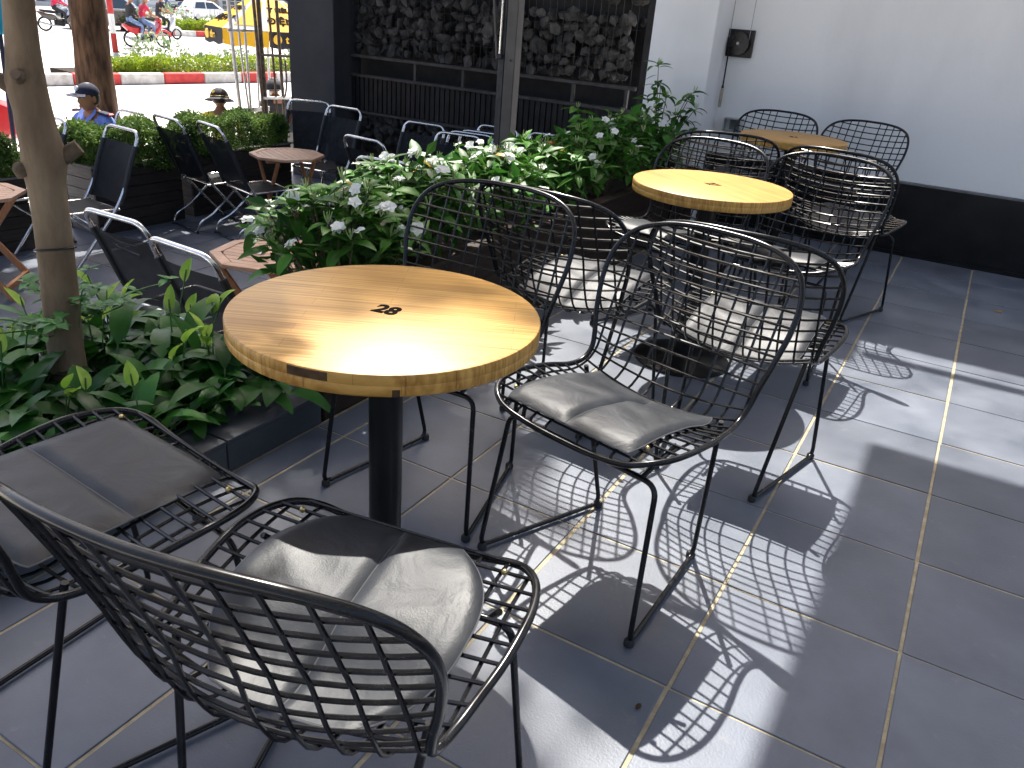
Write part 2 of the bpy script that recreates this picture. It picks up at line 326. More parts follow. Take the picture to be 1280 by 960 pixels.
def link(name, data, parent=None):
    o = bpy.data.objects.new(name, data); COL.objects.link(o)
    if parent is not None: o.parent = parent
    return o
def part(name, mb, mats, parent=None, smooth=True, bevel=0, label=None, fixn=True):
    o = link(name, mb.mesh(name, mats, smooth, bevel, fixn), parent)
    if label: o['label'] = label
    return o
def tag(o, label, cat, group=None):
    o['label'] = label; o['category'] = cat
    if group: o['group'] = group
    return o
def thing(name, label, cat, loc=(0, 0, 0), rz=0.0, group=None):
    o = link(name, None); o.location = loc; o.rotation_euler = (0, 0, rz); o.empty_display_size = .1
    return tag(o, label, cat, group)
def struct(o): o['kind'] = 'structure'; return o
KIDS = {}
def copy_tree(o, parent=None):
    c = o.copy(); COL.objects.link(c)
    if parent is not None: c.parent = parent
    for ch in list(o.children): copy_tree(ch, c)
    return c
def catmull(P, n=8, closed=False):
    P = [Vector(p) for p in P]; N = len(P); out = []
    rngi = range(N) if closed else range(N - 1)
    for i in rngi:
        p0 = P[(i - 1) % N] if (closed or i > 0) else P[0]*2 - P[1]
        p1 = P[i]; p2 = P[(i + 1) % N]
        p3 = P[(i + 2) % N] if (closed or i + 2 < N) else P[-1]*2 - P[-2]
        for k in range(n):
            t = k/n; out.append(.5*((2*p1) + (p2 - p0)*t + (2*p0 - 5*p1 + 4*p2 - p3)*t*t + (3*p1 - p0 - 3*p2 + p3)*t**3))
    if not closed: out.append(P[-1])
    return out
def fillet(P, r, n=5):
    P = [Vector(p) for p in P]; out = [P[0]]
    for i in range(1, len(P) - 1):
        a = (P[i - 1] - P[i]); b = (P[i + 1] - P[i]); d = min(r, a.length*.49, b.length*.49)
        A = P[i] + a.normalized()*d; B = P[i] + b.normalized()*d
        for k in range(n + 1):
            t = k/n; out.append(A*(1 - t)**2 + P[i]*2*t*(1 - t) + B*t*t)
    out.append(P[-1]); return out
def text_mesh(s, size, name, bold=.0, xs=1.0, extrude=.0004, shear=0.0):
    c = bpy.data.curves.new(name, 'FONT'); c.body = s; c.size = size; c.align_x = 'CENTER'; c.align_y = 'CENTER'
    c.offset = bold; c.extrude = extrude; c.shear = shear
    o = bpy.data.objects.new(name, c); COL.objects.link(o)
    dg = bpy.context.evaluated_depsgraph_get()
    me = bpy.data.meshes.new_from_object(o.evaluated_get(dg)); me.name = name
    bpy.data.objects.remove(o)
    for v in me.vertices: v.co.x *= xs
    return me

# ------------------------------------------------------------------ terrace floor
ZL = -0.70                                              # sunken seating area and street level
TX, TY = 0.45, 0.4438
def slab(name, x0, x1, y0, y1, z0, z1, mat, parent=None, bevel=0):
    return part(name, MB().box(((x0 + x1)/2, (y0 + y1)/2, (z0 + z1)/2), (x1 - x0, y1 - y0, z1 - z0)), mat, parent, smooth=False, bevel=bevel)
floor = struct(slab('terrace_floor', -1.93, 3.9, -5.3, 4.9, -0.72, -0.0035, M['grout']))
def tile_mesh(w, d, h=.016):
    return MB().box((0, 0, -h/2), (w, d, h)).mesh('tile', M['tile'], smooth=False, bevel=.0016)
tm = tile_mesh(TX - .0105, TY - .0078)
for i in range(-4, 3):
    for j in range(-6, 10):
        o = link('tile', tm, floor); o.location = (i*TX + TX/2 + rng.uniform(-.0017, .0017), j*TY + TY/2 + rng.uniform(-.0015, .0015), rng.uniform(-.0007, .0005))
        o.rotation_euler = (rng.uniform(-.0012, .0012), rng.uniform(-.0012, .0012), rng.uniform(-.0012, .0012))
tm2 = tile_mesh(.11, TY - .0075)
for j in range(-6, 10):
    o = link('tile', tm2, floor); o.location = (-4*TX - .0045 - .056, j*TY + TY/2, 0)
low = struct(slab('lower_terrace', -7.75, -2.93, -4.0, 6.6, ZL - .2, ZL - .004, M['grout']))
tmL = tile_mesh(.592, .592)
for i in range(8):
    for j in range(-2, 11):
        o = link('tile', tmL, low); o.location = (-3.25 - i*.6, -.2 + j*.6, ZL + rng.uniform(-.0005, .0005))

# fallen leaf on the tiles
def flat_leaf(L, W, fold=.0):
    mb = MB(); mb.add([(0, 0, 0), (L*.35, W/2, fold), (L*.75, W*.38, fold*1.6), (L, 0, fold), (L*.75, -W*.38, fold*.4), (L*.35, -W/2, fold), (L*.5, 0, 0)],
                      [(0, 6, 1), (1, 6, 2), (2, 6, 3), (3, 6, 4), (4, 6, 5), (5, 6, 0)]); return mb
fl = part('fallen_leaf', flat_leaf(.05, .022, .004), M['jas_y'], None); fl.location = (.145, 3.39, .003); fl.rotation_euler = (0, 0, .3)
tag(fl, 'small yellow fallen leaf on the grey tiles by the black plinth', 'leaf')
fl = part('fallen_leaf', flat_leaf(.02, .012, .003), M['dark_stave'], None); fl.location = (-.487, -.55, .003); fl.rotation_euler = (0, 0, 1.3)
tag(fl, 'tiny dark dry leaf scrap in the sunlit chair shadow', 'leaf')

# ------------------------------------------------------------------ walls
w = thing('white_wall', 'tall white plaster wall with a black plinth along its foot', 'wall', (0, 4.44, 0))
part('plaster', MB().box((.70, .15, 1.86), (5.366, .3, 4.24)), M['white_wall'], w, smooth=False)
part('pier', MB().box((-2.215, .02, 1.64), (.462, .76, 4.68)), M['white_wall'], w, smooth=False, bevel=.006)
part('plinth', MB().box((.70, -.03, .24), (5.36, .056, .50)), M['black_base'], w, smooth=False, bevel=.004)
part('ledge', MB().box((.70, -.03, .494), (5.36, .050, .012)), M['ledge'], w, smooth=False)
part('skirting', MB().box((.70, -.064, .012), (5.36, .012, .03)), M['black_base'], w, smooth=False)

wb = thing('pulley_winch', 'black square wall winch with cable wheel and hanging crank rod on white wall', 'winch', (-1.89, 4.44, 1.28))
part('back_plate', MB().box((0, -.012, 0), (.19, .026, .185)), M['pole_black'], wb, smooth=False, bevel=.002)
mb = MB(); mb.tube([(-.005, -.026, 0), (-.005, -.034, 0), (-.005, -.036, 0), (-.005, -.05, 0), (-.005, -.052, 0), (-.005, -.06, 0)], [.076, .078, .066, .066, .078, .078], 32)
wh = part('cable_wheel', mb, M['black_metal'], wb)
part('hub', MB().tube([(-.005, -.058, 0), (-.005, -.070, 0)], [.012, .009], 12), M['alu'], wh)
part('cable', MB().tube([(-.078, -.044, 0), (-.079, -.044, .1), (-.082, -.03, 2.3)], .0022, 6), M['wire_grey'], wb)
part('cable', MB().tube([(.066, -.044, 0), (.067, -.044, .1), (.07, -.03, 2.3)], .0022, 6), M['wire_grey'], wb)
cr = part('crank_rod', MB().tube([(-.04, -.064, -.03), (-.055, -.067, -.03), (-.06, -.067, -.045), (-.058, -.066, -.29)], .0055, 8), M['pole_black'], wb)
part('collar', MB().lathe([(.006, -.012), (.010, -.010), (.010, .0), (.006, .004), (.009, .008), (.006, .012)], 10, (-.058, -.066, -.30)), M['pole_black'], cr)
part('wooden_handle', MB().lathe([(.009, 0), (.012, .006), (.012, .125), (.009, .135)], 12, (-.058, -.066, -.445)), M['beige_tag'], cr)

jb = thing('junction_box', 'small grey open metal box standing out of the white wall corner', 'box', (-1.83, 4.44, .72))
mb = MB(); mb.box((-.063, -.035, 0), (.008, .07, .10)); mb.box((.063, -.035, 0), (.008, .07, .10)); mb.box((0, -.035, .046), (.12, .07, .008)); mb.box((0, -.035, -.046), (.12, .07, .008)); mb.box((0, -.004, 0), (.12, .008, .084))
part('case', mb, M['alu'], jb, smooth=False)
part('cover_plate', MB().box((.012, -.012, 0), (.085, .006, .07)), M['ledge'], jb, smooth=False)

# overhead: retractable canvas awning on two rails that shades the right of the terrace, and its cross beam
aw = thing('retractable_awning', 'grey canvas retractable awning stretched on rails above the tiled terrace', 'awning', (0, 0, 4.8))
part('canvas', MB().box((.81, -.655, .012), (5.78, 8.69, .004)), M['awning'], aw, smooth=False)
for y in (3.66, .8, -2.0, -4.9): part('batten', MB().box((.81, y, -.022), (5.76, .04, .05)), M['steel_dark'], aw, smooth=False)
part('cross_beam', MB().box((.70, 4.03, -1.2), (5.0, .05, .06)), M['steel_dark'], aw, smooth=False)
for x in (-2.04, 3.6): part('rail', MB().box((x, -.66, -.09), (.05, 8.6, .06)), M['steel_dark'], aw, smooth=False)

# ------------------------------------------------------------------ lily bed with tiled kerb, and brown planter
bed = thing('kerbed_flower_bed', 'low flower bed edged with dark grey kerb tiles beside the terrace', 'flower bed', (0, 0, 0))
part('soil', MB().box((-2.44, -1.6, -.30), (.80, 3.26, .76)), M['soil'], bed, smooth=False)
part('kerb_core', MB().box((-2.00, -1.60, -.32), (.14, 3.26, .84)), M['grout'], bed, smooth=False)
part('kerb_core', MB().box((-2.89, -1.60, -.32), (.10, 3.26, .84)), M['tile_dark'], bed, smooth=False)
for k in range(6):
    y1 = .02 - .5 - (k - 1)*.545 if k else .02
    y0 = .02 - .41 if k == 0 else None
ys = [.025, -.395, -.94, -1.485, -2.03, -2.575, -3.12]
for a, b in zip(ys[:-1], ys[1:]):
    part('coping_tile', MB().box((-2.005, (a + b)/2, .1085), (.172, a - b - .007, .013)), M['tile_dark'], bed, smooth=False, bevel=.0015)
    part('face_tile', MB().box((-1.926, (a + b)/2, .0505), (.010, a - b - .006, .099)), M['tile_dark'], bed, smooth=False, bevel=.001)

pb = thing('brown_planter', 'long dark brown board planter along the terrace full of flowering shrubs', 'planter', (0, 0, 0))
part('soil', MB().box((-2.18, 2.33, -.16), (.44, 3.46, 1.08)), M['soil'], pb, smooth=False)
part('soil', MB().box((-2.18, .325, -.29), (.44, .53, .78)), M['soil'], pb, smooth=False)
bys = [.60, 1.30, 2.18, 3.26, 4.05]
for k in range(3):
    for a, b in zip(bys[:-1], bys[1:]):
        part('board', MB().box((-1.940, (a + b)/2, .072 + k*.142), (.026, b - a - .004, .138)), M['brown_box'], pb, smooth=False, bevel=.003)
    part('board', MB().box((-2.19, .60, .072 + k*.142), (.47, .026, .138)), M['brown_box'], pb, smooth=False, bevel=.003)
part('board', MB().box((-1.940, .315, .06), (.026, .54, .116)), M['brown_box'], pb, smooth=False, bevel=.003)
part('rim', MB().box((-1.955, 2.32, .432), (.075, 3.46, .016)), M['brown_box'], pb, smooth=False, bevel=.003)
part('back_panel', MB().box((-2.42, 2.05, -.30), (.03, 4.04, .80)), M['brown_box'], pb, smooth=False)
part('back_panel', MB().box((-2.42, 2.32, .265), (.03, 3.46, .33)), M['brown_box'], pb, smooth=False)

# ------------------------------------------------------------------ gabion wall, column, posts
GY = 6.0
gb = thing('gabion_wall', 'dark wall of grey rubble stones behind wire mesh with steel rails', 'wall', (0, GY, ZL))
gz = -ZL
part('backing', MB().box((-5.2, .42, 1.95), (3.9, .05, 3.9)), M['slat_dark'], gb, smooth=False)
def stone_mesh(k):
    r = random.Random(100 + k); bm = bmesh.new(); bmesh.ops.create_icosphere(bm, subdivisions=1, radius=1)
    cuts = [Vector((r.uniform(-1, 1), r.uniform(-1, 1), r.uniform(-1, 1))).normalized() for _ in range(9)]
    for v in bm.verts:
        p = v.co.copy()
        for c in cuts:
            d = p.dot(c); lim = .52
            if d > lim: p -= c*(d - lim)
        v.co = p*r.uniform(.92, 1.12)
    bmesh.ops.recalc_face_normals(bm, faces=bm.faces)
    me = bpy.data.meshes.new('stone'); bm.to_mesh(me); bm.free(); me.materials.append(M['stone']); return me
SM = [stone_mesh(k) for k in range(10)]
def stones(x0, x1, z0, z1, s=.135):
    nz = int((z1 - z0)/(s*.92)); nx = int((x1 - x0)/s)
    for a in range(nz):
        for b in range(nx):
            for lay in range(1 if (a + b) % 3 else 2):
                sc = s*rng.uniform(.58, .98)
                o = link('stone', rng.choice(SM), gb)
                o.location = (x0 + (b + .5 + (a % 2)*.5 + rng.uniform(-.25, .25))*s, .12 + lay*.10 + rng.uniform(-.03, .05), z0 + (a + .5 + rng.uniform(-.2, .2))*s*.92 + gz)
                o.scale = (sc*rng.uniform(.8, 1.25), sc*.8, sc*rng.uniform(.8, 1.15)); o.rotation_euler = (rng.uniform(0, 6), rng.uniform(0, 6), rng.uniform(0, 6))
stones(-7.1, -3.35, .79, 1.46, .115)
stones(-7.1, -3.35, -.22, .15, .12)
# upper stones out of reach of the eye, still one rubble mass
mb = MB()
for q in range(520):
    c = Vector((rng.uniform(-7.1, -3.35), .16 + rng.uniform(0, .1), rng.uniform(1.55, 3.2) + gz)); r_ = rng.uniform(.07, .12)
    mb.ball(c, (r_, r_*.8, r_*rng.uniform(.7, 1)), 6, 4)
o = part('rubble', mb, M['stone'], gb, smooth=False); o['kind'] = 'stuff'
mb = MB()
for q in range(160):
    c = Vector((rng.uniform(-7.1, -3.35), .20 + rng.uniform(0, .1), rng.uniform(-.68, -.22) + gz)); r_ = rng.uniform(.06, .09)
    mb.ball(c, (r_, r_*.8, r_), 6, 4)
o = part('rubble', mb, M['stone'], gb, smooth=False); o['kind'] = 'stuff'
for z, h in ((.763, .035), (.549, .035), (3.2, .05), (.14, .03)):
    part('rail', MB().box((-5.2, 0, z + gz), (3.86, .05, h)), M['steel_dark'], gb, smooth=False, bevel=.003)
for k, x in enumerate((-7.06, -5.95, -5.3, -4.62, -3.95, -3.36)):
    part('rail_stud', MB().box((x, .002, .656 + gz), (.03, .04, .178)), M['steel_dark'], gb, smooth=False)
for k in range(56):
    part('slat', MB().box((-7.08 + k*.0682, .02, .342 + gz), (.050, .022, .37)), M['slat_dark'], gb, smooth=False)
mb = MB()
for k in range(48): mb.tube([(-7.1 + k*.08, .0, .79 + gz), (-7.1 + k*.08, .0, 3.18 + gz)], .0022, 4)
for k in range(8): mb.tube([(-7.12, .004, 1.0 + k*.29 + gz), (-3.3, .004, 1.0 + k*.29 + gz)], .0022, 4)
for k in range(48): mb.tube([(-7.1 + k*.08, .0, -.68 + gz), (-7.1 + k*.08, .0, .13 + gz)], .0022, 4)
o = part('wire_mesh', mb, M['steel_dark'], gb, smooth=False); o['kind'] = 'stuff'
for x in (-7.16, -3.20): part('frame_post', MB().box((x, .03, 1.95), (.09, .10, 3.9)), M['slat_dark'], gb, smooth=False, bevel=.004)
part('end_panel', MB().box((-2.96, .05, 1.95), (.38, .04, 3.9)), M['slat_dark'], gb, smooth=False)
co = thing('charcoal_column', 'smooth dark charcoal rendered column beside the gabion wall', 'column', (-7.25, 5.95, ZL))
part('shaft', MB().box((0, 0, 2.0), (.70, .48, 4.0)), M['column'], co, smooth=False, bevel=.008)
part('base_trim', MB().box((0, 0, .05), (.72, .50, .10)), M['tile_dark'], co, smooth=False, bevel=.003)

pr = thing('added_shade_roof', 'unseen dark flat roof added to shade the gabion wall and the shrubs', 'roof', (-5.1, 5.6, 3.25))  # added out of view to block sky and sun from gabion and shrubs
part('slab', MB().box((0, -.45, .06), (5.4, 3.3, .12)), M['column'], pr, smooth=False)
part('fascia', MB().box((0, -2.12, .02), (5.4, .04, .24)), M['steel_dark'], pr, smooth=False)
ap = thing('awning_post', 'taupe square steel post with slim rods behind the flowering shrubs', 'post', (-3.55, 4.02, ZL))
part('post', MB().box((.0, 0, 1.95), (.095, .10, 3.9)), M['post'], ap, smooth=False, bevel=.006)
part('side_channel', MB().box((-.080, -.015, 1.95), (.055, .06, 3.9)), M['steel_dark'], ap, smooth=False, bevel=.004)
part('lift_rod', MB().tube([(-.085, -.06, 1.76), (-.082, -.06, 3.8)], .011, 10), M['chrome'], ap)
part('lift_rod', MB().tube([(-.11, -.055, 1.72), (-.23, -.05, 2.6), (-.4, -.05, 3.8)], .012, 8), M['post'], ap)
part('bracket', MB().box((-.085, -.05, 1.74), (.05, .05, .035)), M['steel_dark'], ap, smooth=False, bevel=.004)
part('bolt', MB().tube([(.012, -.05, 1.72), (.012, -.062, 1.72)], .007, 8), M['steel_dark'], ap)
part('foot_plate', MB().box((0, 0, .006), (.24, .22, .012)), M['steel_dark'], ap, smooth=False)

# ------------------------------------------------------------------ round tables
def round_table(loc, rz, num, label):
    t = thing('round_table', label, 'table', loc, rz, 'round oak tables on black pedestals')
    top = part('table_top', MB().lathe([(.34, -.046), (.347, -.044), (.35, -.040), (.35, -.0235), (.3495, -.0225), (.35, -.0215), (.35, -.005), (.3485, -.0015), (.345, 0)], 96), M['oak'], t)
    top.location.z = .785; top.scale = (.929, .929, 1)
    nm = link('table_number', text_mesh(num, .068, 'table_number', bold=.0028, xs=.86, extrude=.0005), top); nm.data.materials.append(M['stamp'])
    nm.location = (0, 0, .0004)
    part('pedestal', MB().lathe([(.038, .012), (.038, .70)], 32), M['pole_black'], t)
    part('mounting_plate', MB().lathe([(.06, .70), (.15, .73), (.15, .739)], 32), M['pole_black'], t)
    part('base_disc', MB().lathe([(.215, 0), (.215, .006), (.205, .013), (.05, .022), (.04, .03)], 48), M['pole_black'], t)
    return t, top
T1, top1 = round_table((-1.150, -.594, 0), 0, '28', 'round oak table numbered 28 in the middle of four wire chairs by the lily bed')
T2, top2 = round_table((-1.088, 1.47, 0), 0, '27', 'fully sunlit round oak table between the two other round tables')
T3, top3 = round_table((-1.21, 3.56, 0), 0, '26', 'shaded round oak table close to the white wall')
for tp, a in ((top1, 28), (top2, -35), (top3, 10)): tp.rotation_euler.z = R(a)
for tp, a in ((top1, -19), (top2, -4), (top3, 8)): tp.children[0].rotation_euler.z = R(a)
def rim_patch(a0, a1, z0, z1, r=.3504):
    mb = MB(); n = 6; vs = []; 
    for k in range(n + 1):
        a = a0 + (a1 - a0)*k/n; c, s = math.cos(a), math.sin(a)
        vs += [(r*c, r*s, z0), (r*c, r*s, z1), ((r - .006)*c, (r - .006)*s, z1), ((r - .006)*c, (r - .006)*s, z0)]
    fs = []
    for k in range(n):
        for q in range(4): fs.append((4*k + q, 4*k + (q + 1) % 4, 4*k + 4 + (q + 1) % 4, 4*k + 4 + q))
    fs += [(0, 1, 2, 3), (4*n + 3, 4*n + 2, 4*n + 1, 4*n)]
    return mb.add(vs, fs)
_a = math.atan2(-.32, .08)
p = part('dark_stave', rim_patch(R(-84) - R(28), R(-70) - R(28), -.0205, -.0035), M['dark_stave'], top1)
p = part('dark_stave', rim_patch(R(-50) - R(28), R(-47.5) - R(28), -.043, -.029), M['dark_stave'], top1)

# ------------------------------------------------------------------ wire chairs
_PR = [(.252, .418), (.243, .438), (.205, .452), (.10, .454), (0, .443), (-.09, .431), (-.155, .433), (-.20, .458), (-.232, .515), (-.272, .615), (-.318, .73), (-.362, .835), (-.378, .872)]
PROF = [((y, z + .059) if y > -.155 else (-.155 + (y + .155)*.975, .492 + (z - .433)*.897)) for y, z in _PR]
_pp = catmull([(0, y, z) for y, z in PROF], 12)
_al = [0]
for a, b in zip(_pp[:-1], _pp[1:]): _al.append(_al[-1] + (b - a).length)
BL = _al[-1]
def prof(b):
    b = min(max(b, 0), BL)
    import bisect
    i = min(max(bisect.bisect_right(_al, b) - 1, 0), len(_pp) - 2)
    t = (b - _al[i])/(_al[i + 1] - _al[i]); p = _pp[i].lerp(_pp[i + 1], t)
    d = (_pp[min(i + 3, len(_pp) - 1)] - _pp[max(i - 2, 0)]).normalized()
    return p, Vector((0, d.z, -d.y))                    # normal towards the sitter
def sstep(x, a, b): t = min(max((x - a)/(b - a), 0), 1); return t*t*(3 - 2*t)
_KB = (0, .10, .28, .45, .60, .78, 1.0); _KV = (0, .06, .22, .70, .52, .24, .12)
def surf(a, b, h=0.0):
    p, n = prof(b); k = .03 + .47*sstep(b/BL, .4, .65)
    u = b/BL; K = _KV[-1]
    for q in range(len(_KB) - 1):
        if _KB[q] <= u <= _KB[q + 1]: K = _KV[q] + (_KV[q + 1] - _KV[q])*sstep(u, _KB[q], _KB[q + 1]); break
    off = k*a*a*(1 if b > .1 else .35 + .65*b/.1) + K*(a*a - .0676)   # scooped shell: the middle lies deeper than the rim
    return Vector((a, p.y, p.z)) + n*(off + h)
HALF = [(0, 0), (.11, .004), (.19, .022), (.245, .075), (.268, .16), (.266, .27), (.250, .37), (.240, .45), (.245, .53), (.262, .62), (.274, .71), (.268, .79), (.235, .855), (.17, .895), (.085, .914), (0, .918)]
_o = catmull([(a, b, 0) for a, b in HALF] + [(-a, b, 0) for a, b in HALF[-2:0:-1]], 6, closed=True)
_sc = BL/.918
OUT = [(p.x*(1.022 + .017*sstep(p.y/.918, .4, .65)), max(p.y, 0)*_sc) for p in _o]
def crossings(val, axis):
    r = []
    for (a0, b0), (a1, b1) in zip(OUT, OUT[1:] + OUT[:1]):
        u0, u1 = (a0, a1) if axis == 0 else (b0, b1); w0, w1 = (b0, b1) if axis == 0 else (a0, a1)
        if (u0 - val)*(u1 - val) < 0: t = (val - u0)/(u1 - u0); r.append(w0 + (w1 - w0)*t)
    return (min(r), max(r)) if len(r) >= 2 else None
WIRES = []
for k in range(-5, 6):
    a = k*.0475
    c = crossings(a, 0)
    if c: 
        n = 40; WIRES.append([surf(a, c[0] + (c[1] - c[0])*i/n, -.0062) for i in range(n + 1)])
nb = 23
for k in range(1, nb):
    b = BL*k/nb; c = crossings(b, 1)
    if c:
        n = 16; WIRES.append([surf(c[0] + (c[1] - c[0])*i/n, b, 0.0) for i in range(n + 1)])
def pad_mesh(rnd_pow, side, flat=False):
    # one half of the seat cushion, following the seat
    mb = MB(); na, nbb = 16, 30; b0, b1, A = (.040, .412, .190) if rnd_pow > 4 else (.062, .436, .205)
    def inset(b):
        t = abs((b - (b0 + b1)/2)/((b1 - b0)/2)); return A*(1 - t**rnd_pow*(.06 if rnd_pow > 4 else .46))
    for layer in (0, 1):
        for i in range(na + 1):
            for j in range(nbb + 1):
                v = j/nbb; b = b0 + (b1 - b0)*v; u = i/na; 
                ai = u*inset(b); 
                if rnd_pow > 4:                         # softly rounded square corner
                    cr = .03; dx = max(0, u*A - (A - cr)); dy = max(0, cr - min(b - b0, b1 - b))
                    if dx > 0 and dy > 0:
                        L = math.hypot(dx, dy)
                        if L > cr: ai = min(ai, (A - cr) + dx*cr/L); 
                ex = min(u, 1 - u)*2; ey = min(v, 1 - v)*2
                puff = .010*(1 - (1 - min(ex*4.0, 1))**2)*(1 - (1 - min(ey*4.5, 1))**2)
                wr = .0016*math.sin(b*70 + ai*40) * ex*ey
                h = .006 + (puff + wr + .005 if layer else 0)
                mb.v.append(tuple(surf(side*(ai + .0012), b, h) if not flat else Vector((side*(ai + .0012), 0.225 - b, .498 + h))))
    W = nbb + 1; O = (na + 1)*W
    for i in range(na):
        for j in range(nbb):
            q = i*W + j; mb.f.append((q + O, q + W + O, q + W + 1 + O, q + 1 + O)); mb.mi.append(0)
            mb.f.append((q + 1, q + W + 1, q + W, q)); mb.mi.append(0)
    edge = [i*W for i in range(na + 1)] + [na*W + j for j in range(1, W)] + [i*W + W - 1 for i in range(na - 1, -1, -1)] + [j for j in range(W - 2, 0, -1)]
    for e, f in zip(edge, edge[1:] + edge[:1]): mb.f.append((e, f, f + O, e + O)); mb.mi.append(0)
    loop = [(Vector(mb.v[e]) + Vector(mb.v[e + O]))/2 for e in edge]
    return mb, loop
def make_chair(label, rnd_pow=8):
    t = thing('wire_chair', label, 'chair', (0, 0, 0), 0, 'black wire chairs with black seat pads')
    part('rim', MB().tube([surf(a, b, -.003) for a, b in OUT], 0.0074, 12, closed=True), M['black_metal'], t)
    for wv in WIRES: part('wire', MB().tube(wv, .0035, 6), M['black_metal'], t)
    for s in (-1, 1):
        F = Vector((s*.257, .2175, .012)); B = Vector((s*.169, -.2175, .012)); FT = Vector((s*.228, .165, .425)); BT = Vector((s*.215, -.125, .488))
        part('leg', MB().tube(fillet([(0, FT.y, .425), FT, F, B, BT], .035, 6), .0068, 10), M['black_metal'], t)
        part('strut', MB().tube([(s*.185, .165, .425), (s*.225, .10, .508)], .006, 8), M['black_metal'], t)
        for p in (F, B):
            part('foot', MB().lathe([(.010, 0), (.013, .003), (.013, .015), (.009, .021)], 12, (p.x*.985, p.y*.97, 0)), M['rubber'], t)
    pad = None
    for s in (-1, 1):
        mb, loop = pad_mesh(rnd_pow, s)
        q = part('seat_pad', mb, M['leather'], t)
        part('piping', MB().tube(loop, .0022, 6, closed=True), M['stitch'], q)
    for s in (-1, 1):
        part('rivet', MB().ball(surf(s*.20, .085, .006), .006, 8, 6), M['brass'], t)
    return t
ch_a = make_chair('wire chair with sunlit pad facing away from table 27 toward table 28', 8)
ch_b = make_chair('wire chair with the rounded seat pad at table 28', 2.6)
G2 = 'facing'
def place(src, x, y, deg, label, first=False):
    o = src if first else copy_tree(src)
    o.location = (x, y, 0); o.rotation_euler = (0, 0, R(deg - 90)); o['label'] = label
    return o
place(ch_b, -.832, -1.103, 99, 'wire chair with a round cornered pad half in the shadow of table 28', True)
place(ch_a, -.777, -.11, -103, 'wire chair with fully sunlit pad tucked at table 28, away from the planter', True)
cl = place(ch_a, -1.44, -1.136, 81, 'wire chair with shaded pad touching the lily bed kerb beside table 28')
place(ch_a, -1.39, -.052, -88, 'wire chair at table 28 standing against the flowering shrub planter')
place(ch_a, -.658, .682, 88, 'wire chair with sunlit pad facing the sunny middle table, away from the planter')
place(ch_a, -1.285, .715, 86, 'wire chair facing the sunny middle table, beside the planter')
place(ch_a, -1.31, 1.76, -99, 'wire chair on the wall side of the sunny middle table, nearer the planter')
place(ch_a, -.77, 1.79, -98, 'wire chair on the wall side of the sunny middle table, away from planter')
place(ch_a, -1.435, 2.80, 108, 'wire chair facing the shaded wall table on its planter side')
place(ch_a, -.70, 2.74, 80, 'wire chair facing the shaded wall table with its leg near the black plinth')
place(ch_a, -1.46, 3.74, -97, 'wire chair in the wall corner behind the shaded table, under the winch')
place(ch_a, -.92, 3.78, -103, 'wire chair with its back to the bare white wall at the shaded table')
# the loose pad of the kerb side chair lies flat, turned a quarter round on its seat
for q in [q for q in cl.children if q.name.startswith('seat_pad')]:
    sg = 1 if sum(v.co.x for v in q.data.vertices) > 0 else -1
    mb, loop = pad_mesh(8, sg, True); q.data = mb.mesh('seat_pad', M['leather']); q.children[0].data = MB().tube(loop, .0022, 6, closed=True).mesh('piping', M['stitch'])
    q.matrix_local = Matrix.Translation((-.035, .012, 0)) @ Matrix.Rotation(R(94), 4, 'Z')

